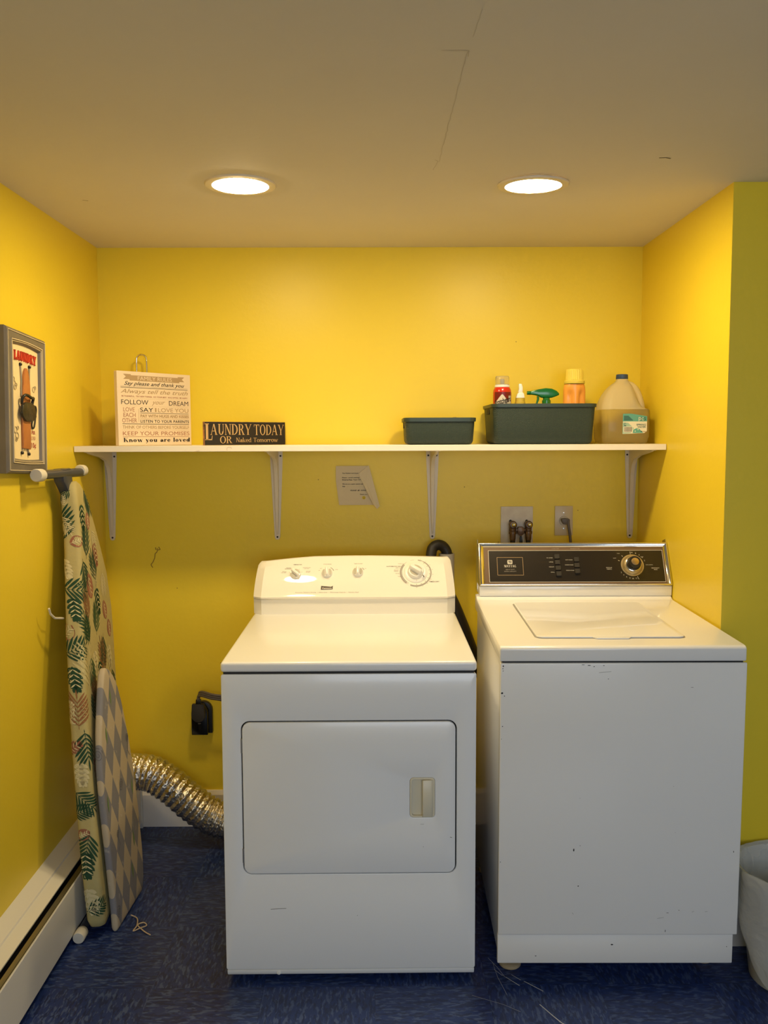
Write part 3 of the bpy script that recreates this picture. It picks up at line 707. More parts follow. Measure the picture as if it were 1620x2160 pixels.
mid = (1060, 640, -.014)
m = MB()
for i in range(len(A)):
    a, b = A[i], A[(i+1) % len(A)]; m.poly([q(*a[:2], a[2]), q(*b[:2], b[2]), q(*mid[:2], mid[2])])
m.build('folded_flap', paper_m2, t)
L = Letters(Matrix.Translation((0, -.0085, 0)) @ frame((0, 0, 0), (1, 0, 0), (0, 0, 1)))
def nt(body, u, v, wd, **k): L.text(body, (u-320)*K, -(v-268)*K, wd*K, 34*K, ink_black, align='l', **k)
L2_ = L.T
for body, u, v, wd, sh_ in (('The Washer and Dryer', 480, 450, 400, 0), ('Please - avoid washing', 475, 556, 425, .1), ('Sleeping Bags, Team Uni', 475, 608, 455, 0), ('We are on a septic system and', 480, 712, 505, 0), ('help.', 480, 768, 75, 0), ('PLEASE  BE  CONS', 675, 865, 390, .35), ('Thank you', 905, 968, 180, 0)): nt(body, u, v, wd, shear=sh_, bold=.012)
yel = mat('smiley_yellow', (.62, .46, .02), .6)
L.polygon(circ((1005-320)*K, -(1045-268)*K, 42*K, 18), yel, .0002)
for du in (-13, 13): L.polygon(circ((1005+du-320)*K, -(1035-268)*K, 5*K, 6), ink_black, .0006)
L.arc((1005-320)*K, -(1045-268)*K, 24*K, 200, 340, 5*K, ink_black)
o = L.build('printed_text', t); o.location = (0, .0045, 0)

# ------------------------------------------------------------------ wall fittings
t = thing('water_supply_box', 'white plate with two old brass washer valves above the washer', 'valve', (.528, YB, 1.17))
plate_m = mat('chipped_plate_paint', (.66, .62, .54), .5, bump=(40, .4, .002), var=(30, .14, (.60, .54, .46)))
MB().box(-.0605, .061, -.006, -.0002, -.14, .066).build('cover_plate', plate_m, t, bevel=.001, seg=1)
m = MB()
for x in (-.024, .037): m.prism(rrect(x-.0052, x+.0052, -.03, .016, .005, 4), -.0066, -.0061, 'y')
build_each(m, 'slot', dark_gap, t)
m = MB()
for x in (-.019, .040):
    b = MB(); b.T = Matrix.Identity(4)
    b.lathe([(.010, -.060), (.0115, -.052), (.012, -.036), (.0145, -.035), (.0145, -.026), (.012, -.024), (.013, -.012), (.0135, 0), (.011, .008), (.006, .011)], 14, c=(x, -.030, 0))
    b.T = frame((x, -.030, .0), (1, 0, 0), (0, 0, 1)); b.lathe([(.0125, -.022), (.0135, -.002), (.0145, .006), (.0145, .013), (.011, .016)], 18)
    b.build('valve_body', brass_old, t, smooth=40)
    MB(frame((x+.002, -.0465, 0), (1, 0, 0), (0, 0, 1))).lathe([(.0085, 0), (.0082, .004), (.006, .0075), (.002, .009)], 16).build('valve_cap', chrome, t, smooth=50)
    rp = [(x, -.03, -.061), (x, -.03, -.09), (x, -.03, -.13), (x+.004, -.03, -.25)]
    MB().tube(rp, .0095, 10).build('hose', rubber, t, smooth=40)
MB().box(-.008, .030, -.036, -.024, -.026, -.016).prism([(.002, -.008), (.018, -.008), (.022, -.014), (.022, -.034), (.014, -.042), (.006, -.042), (-.002, -.034), (-.002, -.014)], -.042, -.024, 'y').build('crossbar', brass_old, t, bevel=.0015)
MB().prism([(.007, -.043), (.014, -.043), (.019, -.085), (.004, -.085)], -.046, -.034, 'y').build('lever', black_pl, t, bevel=.0015)

t = thing('wall_outlet', 'beige wall outlet plate right of the washer valves', 'outlet', (.706, YB, 1.181))
MB().box(-.034, .034, -.0055, 0, -.056, .056).build('plate', beige_plate, t, bevel=.0015)
MB(frame((0, -.0055, 0), (1, 0, 0), (0, 0, 1))).lathe([(.0178, 0), (.0178, .0004)], 30).build('recess_ring', ink_dark, t)
MB(frame((0, -.0055, 0), (1, 0, 0), (0, 0, 1))).lathe([(.0172, 0.0002), (.0170, .0018), (.0165, .002)], 30).build('receptacle', beige_plate, t)
m = MB()
for z in (-.030, .030): m.T = frame((0, -.0055, z), (1, 0, 0), (0, 0, 1)); m.lathe([(.0035, 0), (.0033, .001), (.002, .0012)], 10)
build_each(m, 'screw', steel, t)
t = thing('washer_power_cord', 'grey right-angle plug and cord hanging from the beige outlet', 'cord', (.706, YB-.0078, 1.181))
MB().prism([(-.013, .009), (.002, .011), (.016, .009), (.018, .006), (.018, -.008), (.004, -.012), (-.004, -.012), (-.012, 0)], -.022, -.0002, 'y').build('plug', cord_m, t, bevel=.003)
MB().tube(smooth_path([(.012, -.018, .004), (.014, -.020, -.02), (.020, -.020, -.06), (.024, -.02, -.12), (.024, -.02, -.3)], 4), .0055, 10).build('cord', cord_m, t, smooth=50)

t = thing('dryer_outlet', 'black surface-mounted dryer outlet box low on the back wall', 'outlet', (-.673, YB, .43))
hs = [(.036, -.058), (.036, .03)]+[(.036*math.cos(a), .03+.036*math.sin(a)) for a in [PI*i/10 for i in range(1, 10)]]+[(-.036, .03), (-.036, -.058)]
MB().prism([(p[0]+.004, p[1]) for p in hs], -.022, 0, 'y').build('back_housing', black_pl, t, bevel=.002)
MB().prism([(p[0]*.86-.003, p[1]*.96) for p in hs], -.052, -.0225, 'y').build('socket_body', mat('glossy_black_plastic', (.006, .006, .006), .15), t, bevel=.003)
L = Letters(frame((-.003, -.0522, 0), (1, 0, 0), (0, 0, 1))); L.text('250V', 0, -.010, .012, .004, ink_grey); L.build('embossed_mark', t)
t = thing('dryer_power_cord', 'thick flat black plug and cord running from low outlet to the dryer', 'cord', (-.677, YB-.0525, .457))
pd = [(.023, .042)]+[(.026*math.cos(a), -.002+.026*math.sin(a)) for a in [-PI*i/10 for i in range(0, 11)]]+[(-.023, .042)]
MB().prism(pd, -.018, -.0004, 'y').build('plug', mat('matt_black_plug', (.035, .032, .03), .6), t, bevel=.003)
MB().prism([(-.009, .042), (.010, .042), (.011, .060), (-.008, .060)], -.015, -.004, 'y').build('strain_relief', black_pl, t, bevel=.002)
cp = smooth_path([(0, -.010, .056), (.005, -.012, .078), (.022, -.03, .086), (.06, -.05, .082), (.11, -.05, .072), (.18, -.06, .04)], 6)
m = MB()
for k in (-1, 0, 1):
    m.tube([(p[0]+.0015*k, p[1], p[2]+.0068*k*(.35 if i < 6 else 1)) for i, p in enumerate(cp)], .0052, 8)
m.build('cord', cord_m, t, smooth=50)

# ------------------------------------------------------------------ foil duct
def foil():
    m = mat('crinkled_foil', (.74, .70, .62), .24, metal=1)
    k = NT(m); tc = k.n('ShaderNodeTexCoord')
    v = k.n('ShaderNodeTexVoronoi'); v.inputs['Scale'].default_value = 75; k.ln(tc.outputs['Object'], v.inputs['Vector'])
    n = k.n('ShaderNodeTexNoise'); n.inputs['Scale'].default_value = 110; n.inputs['Detail'].default_value = 5; k.ln(tc.outputs['Object'], n.inputs['Vector'])
    bp = k.n('ShaderNodeBump'); bp.inputs['Strength'].default_value = .8; bp.inputs['Distance'].default_value = .004
    k.ln(k.math('ADD', v.outputs[0], n.outputs[0]), bp.inputs['Height']); k.ln(bp.outputs[0], k.b.inputs['Normal']); return m
dp = smooth_path([(-.952, 3.19, .262), (-.90, 3.175, .268), (-.835, 3.165, .262), (-.765, 3.155, .222), (-.69, 3.15, .160), (-.62, 3.15, .110), (-.54, 3.15, .080), (-.44, 3.15, .074), (-.36, 3.15, .074)], 26)
def dr(i, p):
    ph = (i/(7.0 if p[0] < -.62 else 5.0)) % 1
    base = .061+.0065*(1-abs(2*ph-1))
    return lambda a: base+.0022*noise.noise(Vector((p[0]*60, math.cos(a)*3, math.sin(a)*3)))
m = MB().tube(dp, .06, 28, rf=dr, cap=False)
tag(m.build('foil_duct', foil(), smooth=25), 'crinkled silver foil dryer vent duct sagging behind the dryer', 'duct')

# ------------------------------------------------------------------ drain hose and standpipe behind the machines
t = thing('drain_hose', 'black rubber drain hose hooked over the grey standpipe behind the machines', 'hose', (0, 0, 0))
hp = smooth_path([(.259, 3.255, 1.01), (.259, 3.255, 1.045), (.2585, 3.255, 1.072), (.243, 3.252, 1.094), (.222, 3.245, 1.098), (.203, 3.235, 1.082), (.200, 3.215, 1.03), (.225, 3.19, .98), (.270, 3.19, .90), (.312, 3.19, .80), (.35, 3.20, .70), (.40, 3.21, .60)], 8)
MB().tube(hp, .020, 16, rf=lambda i, p: .0195 if i < 52 else .026).build('tube', rubber, t, smooth=50)
t = thing('standpipe', 'grey plastic drain standpipe on the back wall behind the dryer console', 'pipe', (.259, 3.255, .1405))
MB().ring(circ(0, 0, .029, 28), circ(0, 0, .0235, 28), -.14, .925, 'z').build('pipe', mat('grey_pvc', (.36, .34, .31), .4), t, smooth=40)
MB().box(-.012, .012, .0295, .0585, .5, .52).build('clip', steel, t)

# ------------------------------------------------------------------ dryer
d = thing('clothes_dryer', 'white front-loading clothes dryer with rounded control console, left machine', 'dryer', (-.4206, 2.3172, 0), (0, 0, .0005))
W_, D_ = .686, .72
sheet = white_enamel
MB().box(.003, W_-.003, .012, D_, .0245, .8665).build('cabinet', sheet, d, bevel=.004)
DX0, DX1, DZ0, DZ1 = .0545, .6300, .312, .7345
m = MB(); m.ring(rrect(.0, W_, .036, .8665, .006, 6), rrect(DX0-.0035, DX1+.0035, DZ0-.0035, DZ1+.0035, .024, 6), 0, .0115)
m.build('front_panel', sheet, d, bevel=.0022, seg=2)
MB().prism([(0.0, .0345), (.012, .0345), (.012, .018), (.006, .018), (.0035, .022)], .002, W_-.002, 'x').build('bottom_lip', sheet, d, bevel=.002)
MB(frame((.144, .0045, .026), (1, 0, 0), (0, 0, 1))).lathe([(.0065, 0), (.006, .004), (.004, .005)], 14).build('plug_button', white_plastic, d, smooth=50)
MB().prism(rrect(DX0-.0034, DX1+.0034, DZ0-.0034, DZ1+.0034, .024, 6), .0112, .0118, 'y').build('door_gap', dark_gap, d)
HX0, HX1, HZ0, HZ1 = .5065, .5745, .4675, .579
door = MB().ring(rrect(DX0, DX1, DZ0, DZ1, .021, 6), rrect(HX0, HX1, HZ0, HZ1, .010, 6), -.0025, .0111).build('door', sheet, d, bevel=.0022)
hd = MB().ring(rrect(HX0+.0003, HX1-.0003, HZ0+.0003, HZ1-.0003, .0098, 6), rrect(HX0+.005, HX1-.005, HZ0+.005, HZ1-.005, .008, 6), -.0035, .006).build('handle', almond, door, bevel=.0008)
MB().box(HX0+.004, HX1-.004, .0062, .0078, HZ0+.004, HZ1-.004).build('handle_cup', almond, door)
MB().prism([(HX0+.034, -.0075), (HX0+.036, -.0085), (HX1-.010, -.0075), (HX1-.0045, -.003), (HX1-.0045, .005), (HX1-.010, .005), (HX1-.012, -.003), (HX0+.040, -.0045), (HX0+.034, -.0055)], HZ0+.003, HZ1-.0055, 'z').build('grip', almond, door, bevel=.0006, seg=1)
for z0_, z1_ in ((.6505, .6905), (.343, .383)):
    MB().box(DX0-.0042, DX0+.0006, -.0022, .011, z0_, z1_).build('hinge', steel, d, bevel=.0004, seg=1)
L = Letters(frame((0, -.0003, 0), (1, 0, 0), (0, 0, 1))); scr_m = mat('grey_scratch', (.22, .21, .20), .6)
L.line([(.1245, .2095), (.145, .2112), (.167, .2118)], .0013, scr_m); L.polygon(circ(.362, .19, .001, 6), scr_m, .0004)
L.T = L.mb.T = frame((0, -.0028, 0), (1, 0, 0), (0, 0, 1)); L.line([(.616, .412), (.621, .411)], .0015, scr_m); L.polygon(circ(.543, .385, .001, 6), scr_m, .0004); L.line([(.535, .449), (.545, .449)], .0006, scr_m)
L.build('scratch', d)
# top panel: slightly dished, rounded front
m = MB(); m.box(-.001, W_+.001, -.004, D_, .8725, .9005)
m.build('top_panel', sheet, d, bevel=.009, seg=4)
MB().box(.006, W_-.006, .004, D_, .8664, .8724).build('top_seam', dark_gap, d)
for fx in (.06, W_-.06):
    for fy in (.06, D_-.06): MB().lathe([(.018, 0), (.018, .012), (.008, .013), (.008, .0244)], 14, c=(fx, fy, 0)).build('foot', rubber, d, smooth=40)
# console: lower skirt and upper fascia
cream = mat('console_white', (.83, .80, .72), .4, coat=.35, spec=.15, coat_rough=.03)
def con_cols(prof_fn, xs):
    return [[(x, y, z) for y, z in prof_fn(x)] for x in xs]
cxs = [0.0, .010, .028, .06, .12, .2, .28, .343, .406, .486, .566, .626, .658, .676, W_]
def yo(x):
    e = min(x, W_-x); return .022*(1-min(e, .028)/.028)
MB().loft(con_cols(lambda x: [(D_+.02, .9005), (.632+yo(x), .9005), (.629+yo(x), .9515), (D_+.02, .9515)], cxs)).build('console_skirt', cream, d, smooth=30)
def ztop(x):
    b = 1.080+.0065*(1-((x-.36)/.34)**2)-.011*max(0, 1-x/.20)**1.2
    e = min(x, W_-x)
    if e < .012: b -= .012*(1-e/.012)**2
    return b
def inset(x):   # the ends lean in towards the top
    return x
BULGE = .0045
def bul(b): return BULGE*max(0, 1-((b-.068)/.068)**2)      # gentle convexity of the fascia
PL = math.hypot(.091, .110); FN = Vector((0, -.110/PL, .091/PL))
def fas(x):
    zt = ztop(x); k = (zt-.965)/.110; c = (x-W_/2)/(W_/2)
    y1_ = .628+.091*k+yo(x)
    bot = .9525-.0015*(1-c*c)
    xt = lambda z: W_/2+(x-W_/2)*(1-.028*max(0, (z-.965)/.11)**1.5)
    pts = [(D_+.03, bot), (.630+yo(x), bot), (.6235+yo(x), bot+.004), (.6225+yo(x), .9605), *[(.628+.091*k*f_+yo(x)+FN.y*bul(f_*.136), .966+(zt-.966)*f_+FN.z*bul(f_*.136)) for f_ in (0, .12, .25, .38, .5, .62, .75, .86)], (y1_-.0044, zt-.006), (y1_+.0006, zt-.0012), (y1_+.012, zt), (D_+.03, zt-.004)]
    return [(xt(z), y, z) for y, z in pts]
fx = sorted(set(cxs+[.003, .006, W_-.006, W_-.003, .18, .24, .31, .45, .52]))
MB().loft([fas(x) for x in fx]).build('console_fascia', cream, d, smooth=28)
DF = frame((0, .6282, .965), (1, 0, 0), (0, .091, .110))
kshade = mat('knob_shade', (.42, .39, .31), .4)  # flat grey patches paint the shade of the finger hollows
def knob(a, b, rot, r=.0185):
    T = DF @ Matrix.Translation((a, b, bul(b)-.0012)) @ Matrix.Rotation(rot, 4, 'Z')
    k = MB(T).lathe([(r, 0), (r, .004), (r*.95, .008), (r*.88, .010)], 32).build('knob', white_plastic, d, smooth=40)
    m = MB(T); h = r*.30
    m.loft([[(p[0], p[1], z) for p in rrect(-h*s_, h*s_, -r*.86*s2, r*.95*s2, h*s_*.9, 5)] for z, s_, s2 in ((.0102, 1, 1), (.020, .85, .93), (.022, .6, .8))]).build('grip', white_plastic, k, smooth=50)
    m = MB(T)
    for sg in (-1, 1):
        pts = [(sg*h*1.25, r*.72*math.sin(q_)) for q_ in (-1.2, 1.2)]+[(sg*(h*1.25+r*.50*math.cos(q_)), r*.74*math.sin(q_)) for q_ in (1.1, .7, .3, 0, -.3, -.7, -1.1)]
        m.prism(pts, .0101, .0105, 'z')
    m.build('hollow_shade', kshade, k)
    return k
knob(.1411, .0815, .85); knob(.2484, .0848, .08); knob(.3542, .088, 0)
TD = DF @ Matrix.Translation((.5531, .0862, bul(.0862)-.0014))
dial = MB(TD).lathe([(.0405, 0), (.0405, .003), (.038, .0055), (.028, .007)], 48).build('timer_dial', white_plastic, d, smooth=40)
MB(TD).lathe([(.0275, .007), (.0275, .012), (.0245, .018), (.022, .019)], 40).build('knob_base', white_plastic, dial, smooth=40)
Tg = TD @ Matrix.Rotation(.95, 4, 'Z')
MB(Tg).loft([[(p[0], p[1], z) for p in rrect(-.008*s_, .008*s_, -.024*s2, .026*s2, .007*s_, 5)] for z, s_, s2 in ((.0192, 1, 1), (.032, .85, .92), (.035, .6, .8))]).build('grip', white_plastic, dial, smooth=50)
m = MB(Tg)
for sg in (-1, 1): m.prism([(sg*(.0095), .018*math.sin(q_)) for q_ in (-1.1, 1.1)]+[(sg*(.0095+.0105*math.cos(q_)), .019*math.sin(q_)) for q_ in (.9, .45, 0, -.45, -.9)], .0191, .0196, 'z')
m.build('hollow_shade', kshade, dial)
L = Letters(TD); L.line([(.002, -.030), (.002, -.037)], .002, ink_cream, .0066); L.line([(.024, -.013), (.028, -.021)], .0026, ink_dark, .0075); L.build('dial_mark', dial)
L = Letters(DF)
e = .0019
L.text('TEMPERATURE', .146, .1209, .029, .0032, ink_dark, eps=e, bold=.01); L.text('CYCLE SIGNAL', .2491, .1222, .028, .0032, ink_dark, eps=e, bold=.01); L.text('TURN TO START', .3556, .1235, .030, .0032, ink_dark, eps=e, bold=.01)
for b_, a, c in (('REGULAR', .102, .0915), ('HIGH HEAT', .1, .0875), ('PERM PRESS', .116, .107), ('MEDIUM HEAT', .114, .103), ('KNITS/DELICATES', .178, .108), ('LOW HEAT', .178, .1035), ('AIR FLUFF', .184, .093), ('NO HEAT', .183, .089), ('SOFT', .2275, .104), ('OFF', .2215, .096), ('LOUD', .281, .0995), ('ON', .3805, .103)):
    L.text(b_, a, c, None, .0024, ink_dkgrey, eps=e, bold=.01)
for a0, a1 in ((20, 62),): L.arc(.2484, .086, .0245, a0, a1, .0025, ink_grey, eps=e); L.arc(.3542, .088, .0235, 25, 50, .0025, ink_grey, eps=e)
for kx, ky in ((.1411, .0815),):
    for q_ in (20, 60, 120, 160): L.line([(kx+.0215*math.cos(math.radians(q_)), ky+.0215*math.sin(math.radians(q_))), (kx+.0235*math.cos(math.radians(q_)), ky+.0235*math.sin(math.radians(q_)))], .0012, ink_dark, e)
for kx, ky in ((.2484, .1082), (.3542, .1115)): L.line([(kx, ky), (kx, ky+.0022)], .0018, ink_dark, e)
cx, cy = .5531, .0862
L.arc(cx, cy, .0525, -112, 80, .0042, ink_grey, eps=e, n=50); L.arc(cx, cy, .0525, 140, 232, .0045, ink_grey, eps=e, n=28); L.arc(cx, cy, .0485, 140, 232, .0012, ink_dark, eps=e+.0002, n=28); L.arc(cx, cy, .0525, 95, 135, .0008, ink_grey, eps=e)
for i, q_ in enumerate((-88, -68, -48, -28, -8, 12, 32, 52, 72)):
    a = math.radians(q_); L.line([(cx+.046*math.cos(a), cy+.046*math.sin(a)), (cx+.049*math.cos(a), cy+.049*math.sin(a))], .0014, ink_dark, e)
    L.text(str(80-10*i if i < 8 else 10), cx+.0585*math.cos(a), cy+.0585*math.sin(a), None, .0024, ink_dkgrey, eps=e)
L.text('AUTOMATIC DRY', .4784, .1115, .052, .0036, ink_dark, eps=e, bold=.012); L.text('TIMED DRY', .6150, .0497, .036, .0036, ink_dark, eps=e, bold=.012)
for b_, a, c in (('WRINKLE GUARD', .505, .1225), ('DAMP DRY', .492, .105), ('DELICATES', .487, .0965), ('PERM PRESS', .486, .092), ('REGULAR', .4905, .082), ('TOWELS', .497, .070), ('OFF', .526, .0445)): L.text(b_, a, c, None, .0022, ink_dkgrey, eps=e, bold=.008)
L.polygon([(.2292, .0210), (.2685, .0225), (.2700, .0355), (.2640, .0315), (.2300, .0350)], ink_dark, e)
L.text('Kenmore', .2500, .0262, .032, .0072, ink_cream, eps=e+.0004, bold=.03, shear=.1)
L.text('Electronic Moisture Sensing  •  Heavy Duty  •  Extra Large Capacity  •  Stainless Steel', .2505, .0108, .215, .0038, ink_dkgrey, eps=e, shear=.25)
o = L.build('printed_lettering', d)
DI = DF.inverted()
for v_ in o.data.vertices: v_.co += FN*bul((DI @ v_.co).y)

# ------------------------------------------------------------------ washer
WZ = .0597
wr = thing('washing_machine', 'white top-loading washing machine with black console, right machine', 'washing machine', (.3257, 2.3029, 0), (.0156, 0, -.0133))
white2 = mat('washer_enamel', (.85, .845, .83), .25, coat=.6, coat_rough=.07, bump=(100, .03, .001))
WW = .650
MB().box(.004, WW-.004, .018, .655, WZ+.005, .9005).build('cabinet', white2, wr, bevel=.006)
MB().box(.0, WW+.004, 0, .0175, .1395, .9005).build('front_panel', white2, wr, bevel=.0035, seg=3)
MB().box(.0005, WW-.003, .010, .030, .0510, .1365).build('toe_panel', white2, wr, bevel=.003)
MB().box(.006, WW-.006, .006, .655, .9006, .9055).build('top_seam', dark_gap, wr)
tp = [(-.003, .9057), (-.003, .940), (.003, .9455), (.010, .947), (.60, .947), (.615, .950), (.625, .957), (.668, .957), (.668, .9057)]
MB().prism(tp, -.002, WW, 'x').build('top_panel', white2, wr, bevel=.004, seg=3)
LX0, LX1, LY0, LY1 = .110, .5165, .083, .548
MB().ring(rrect(LX0-.004, LX1+.004, LY0-.004, LY1+.004, .022, 6), rrect(LX0-.0005, LX1+.0005, LY0-.0005, LY1+.0005, .019, 6), .9472, .9476, 'z').build('lid_gap', mat('soft_gap', (.30, .29, .27), .6), wr)
lid = MB().prism(rrect(LX0, LX1, LY0, LY1, .018, 6), .9474, .9515, 'z').build('lid', white2, wr, bevel=.0016)
MB().prism([(.262, .0835), (.272, .070), (.358, .070), (.368, .0835)], .9480, .9512, 'z').build('lid_tab', white2, lid, bevel=.001)
foot_m = mat('pale_wood_foot', (.42, .33, .20), .5)
for fx_, fy_ in ((.046, .085), (.602, .115), (.046, .62), (.600, .62)):
    MB().lathe([(.027, .001-.0156*fy_), (.031, .005-.0156*fy_), (.031, .013-.0156*fy_), (.026, .016-.0156*fy_), (.009, .0165-.0156*fy_)], 24, c=(fx_, fy_, 0)).build('foot', foot_m, wr, smooth=40)
    MB().lathe([(.009, .017-.0156*fy_), (.009, WZ+.0045)], 12, c=(fx_, fy_, 0)).build('foot_stud', dark_gap, wr, smooth=40)
# console
WF = frame((.0081, .6198, .9935), (1, 0, 0), (0, .077-.0156*.133, .133+.0156*.077))
MB().prism([(.621, .957), (.6195, .990), (.70, .990), (.70, .957)], .008, .6495, 'x').build('console_base', white2, wr, bevel=.002)
CW, CH = .6420, .1500
side = [(.6255, .9915), (.6255+.079, .9915+.136+.010), (.735, 1.128), (.745, .958), (.7005, .958), (.7005, .9915)]
for x0_, x1_ in ((.0075, .0095), (.6485, .6505)): MB().prism(side, x0_, x1_, 'x').build('console_side', chrome, wr)
MB(WF).box(.004, CW-.004, .004, CH-.006, -.016, -.0035).build('console_back', black_pl, wr)
# chrome frame: mitred bars, sloping inwards
def bar(a, b, inner, outer_h=.0035):
    pass
m = MB(WF)
O_ = [(0, -.001), (CW, -.001), (CW, .1515), (0, .1515)]; I_ = [(.0185, .0065), (CW-.0150, .0065), (CW-.0150, .1370), (.0185, .1370)]
lo_ = [[(x, y, -.012) for x, y in O_], [(x, y, .006) for x, y in O_], [(x+(.005 if x < .3 else -.005), y+(.003 if y < .07 else -.004), .0085) for x, y in O_], [(x, y, .0005) for x, y in I_], [(x, y, -.0025) for x, y in I_]]
m.loft(lo_, True, False, False).build('chrome_frame', chrome, wr, bevel=.0006, seg=1)
MB(WF).box(.0150, CW-.0120, .0035, .1400, -.0034, -.0005).build('console_face', brown_print, wr)
L = Letters(WF)
L.rect(.0335, .6235, .0118, .1255, ink_cream, .0001); L.rect(.0350, .6220, .0132, .1240, black_gloss, .0004)
L.line([(.0625, .0365), (.1490, .0365), (.1490, .1000), (.0625, .1000)], .0012, ink_tan, .0009, True)
L.polygon(rrect(.0970, .1140, .0760, .0905, .003, 3), ink_cream, .0009)
for i in range(3): L.polygon([(.1000+.0040*i, .0875), (.1025+.0040*i, .0875), (.1050+.0030*i, .0795), (.1035+.0030*i, .0795)], ink_black, .0012)
L.serif('MAYTAG', .1055, .0688, .040, .0085, ink_cream, thick=.24, eps=.0009)
L.text('HEAVY DUTY', .1055, .0566, .031, .0034, ink_grey, eps=.0009); L.text('EXTRA CAPACITY', .1053, .0500, .040, .0034, ink_grey, eps=.0009)
def wt(b_, xr, y, h_=.0032, al='r', wd=None): L.text(b_, xr, y, wd, h_, ink_cream, eps=.0009, align=al)
wt('EX LARGE', .2505, .0980); wt('LARGE', .2515, .0830); wt('MEDIUM', .2530, .0655); wt('SMALL', .2540, .0465)
wt('HOT-COLD', .3170, .0905); wt('WARM-COLD', .3185, .0725); wt('COLD-COLD', .3195, .0530)
L.text('LOAD SIZE', .2626, .1312, .0240, .0028, ink_grey, eps=.0002); L.text('TEMPERATURE', .3289, .1308, .0330, .0028, ink_grey, eps=.0002)
wt('REGULAR', .4381, .0625, al='c'); wt('FABRICS', .4381, .0570, al='c'); wt('PERMANENT', .5934, .0605, al='c'); wt('PRESS', .5934, .0550, al='c')
wt('DAMP', .4650, .0960, .0026, 'r'); wt('SOAK', .4790, .1130, .0026, 'r'); wt('PERM', .548, .1005, .0026, 'l'); wt('COOL DOWN', .562, .0720, .0026, 'l')
DCX, DCY = .5165, .0700
for q_, s_ in ((86, '10'), (70, '8'), (54, '6'), (38, '4'), (22, '2'), (212, '2'), (226, '4'), (240, '6'), (254, '8'), (267, '10'), (281, '12')):
    a = math.radians(q_); L.text(s_, DCX+.0465*math.cos(a), DCY+.0465*math.sin(a), None, .0045, ink_cream, eps=.0009)
for q_, r0_, r1_ in ((93, .0405, .050), (289, .0405, .052), (132, .043, .048), (158, .044, .049)):
    a = math.radians(q_); L.line([(DCX+r0_*math.cos(a), DCY+r0_*math.sin(a)), (DCX+r1_*math.cos(a), DCY+r1_*math.sin(a))], .0014 if q_ < 290 else .001, ink_cream, .0009)
L.build('printed_face', wr)
btn = mat('charcoal_button', (.022, .019, .017), .5)
for i in range(4): MB(WF).box(.2555+.0007*i, .2735+.0007*i, .0925-.0203*i, .1090-.0203*i, -.0002, .0085).build('push_button', btn, wr, bevel=.0012, seg=1)
for i in range(3): MB(WF).box(.3210, .3385, .0820-.0205*i, .0985-.0205*i, -.0002, .0085).build('push_button', btn, wr, bevel=.0012, seg=1)
dial_m = mat('bronze_dial', (.45, .36, .20), .35, metal=.7)
dl = MB(WF @ Matrix.Translation((DCX, DCY, 0))).lathe([(.0385, .0005), (.0385, .003), (.034, .0035), (.032, .008), (.0285, .012), (.0265, .0125)], 48).build('timer_dial', dial_m, wr, smooth=30)
WK = WF @ Matrix.Translation((DCX, DCY, 0))
MB(WK).lathe([(.0262, .0126), (.0255, .016), (.0215, .018)], 48).build('knob_skirt', chrome, dl, smooth=30)
MB(WK).loft([[((r_+(.0007 if i % 2 else 0))*math.cos(2*PI*i/48), (r_+(.0007 if i % 2 else 0))*math.sin(2*PI*i/48), z) for i in range(48)] for r_, z in ((.0235, .0165), (.0235, .022), (.0205, .024), (.0200, .038), (.0185, .040))]).build('knob', black_pl, dl, smooth=30)
MB(WK).lathe([(.0125, .0400), (.0125, .0412), (.011, .0416)], 40).build('knob_cap', mat('spun_bronze', (.50, .38, .22), .3, metal=1), dl, smooth=30)
# paint chips on the front
L = Letters(frame((0, -.0002, 0), (1, 0, 0), (0, 0, 1))); chip = mat('dark_paint_chip', (.02, .018, .02), .6); fade = mat('light_scuff', (.50, .50, .49), .5)
def pxw(u, v): return ((u-190)/(1508-190)*.656, .9005-(v-140)/(1597-140)*.754)
for u, v, a, b in ((205, 155, 4, 5), (203, 168, 3, 3), (205, 180, 3, 2), (200, 297, 7, 6), (213, 312, 3, 3), (204, 473, 3, 3), (199, 540, 2, 2), (630, 148, 9, 2), (662, 152, 10, 2.5), (688, 158, 5, 2), (740, 153, 5, 2), (766, 223, 3, 2), (1213, 268, 9, 1.2), (598, 1140, 4, 10), (632, 1116, 2, 2), (626, 1338, 4, 4), (1118, 1487, 8, 1.5), (1180, 1472, 2, 3), (1108, 1588, 2, 8), (1466, 1150, 2, 7), (200, 1205, 2, 3), (626, 858, 1.5, 1.5), (1146, 1045, 1.5, 1.5), (1130, 795, 1.5, 1.5)):
    x, z = pxw(u, v); L.polygon([(x+a*.0005*math.cos(q_)*rnd.uniform(.7, 1.1), z+b*.0005*math.sin(q_)*rnd.uniform(.7, 1.1)) for q_ in [2*PI*i/7 for i in range(7)]], chip)
for u0_, v0_, u1_, v1_ in ((715, 190, 780, 184), (1062, 1518, 1098, 1512), (1250, 1482, 1262, 1478), (595, 1485, 603, 1495), (1322, 1480, 1336, 1479)):
    L.line([pxw(u0_, v0_), pxw(u1_, v1_)], .0014, fade)
o = L.build('paint_chips', wr); o['kind'] = 'stuff'
L = Letters(frame((0, .0098, 0), (1, 0, 0), (0, 0, 1)))
for x, z, a, b in ((.315, .106, .0035, .0018), (.106, .073, .0025, .0009), (.630, .100, .0012, .0012)): L.polygon([(x+a*math.cos(q_), z+b*math.sin(q_)) for q_ in [2*PI*i/8 for i in range(8)]], chip)
o = L.build('paint_chips', wr); o['kind'] = 'stuff'

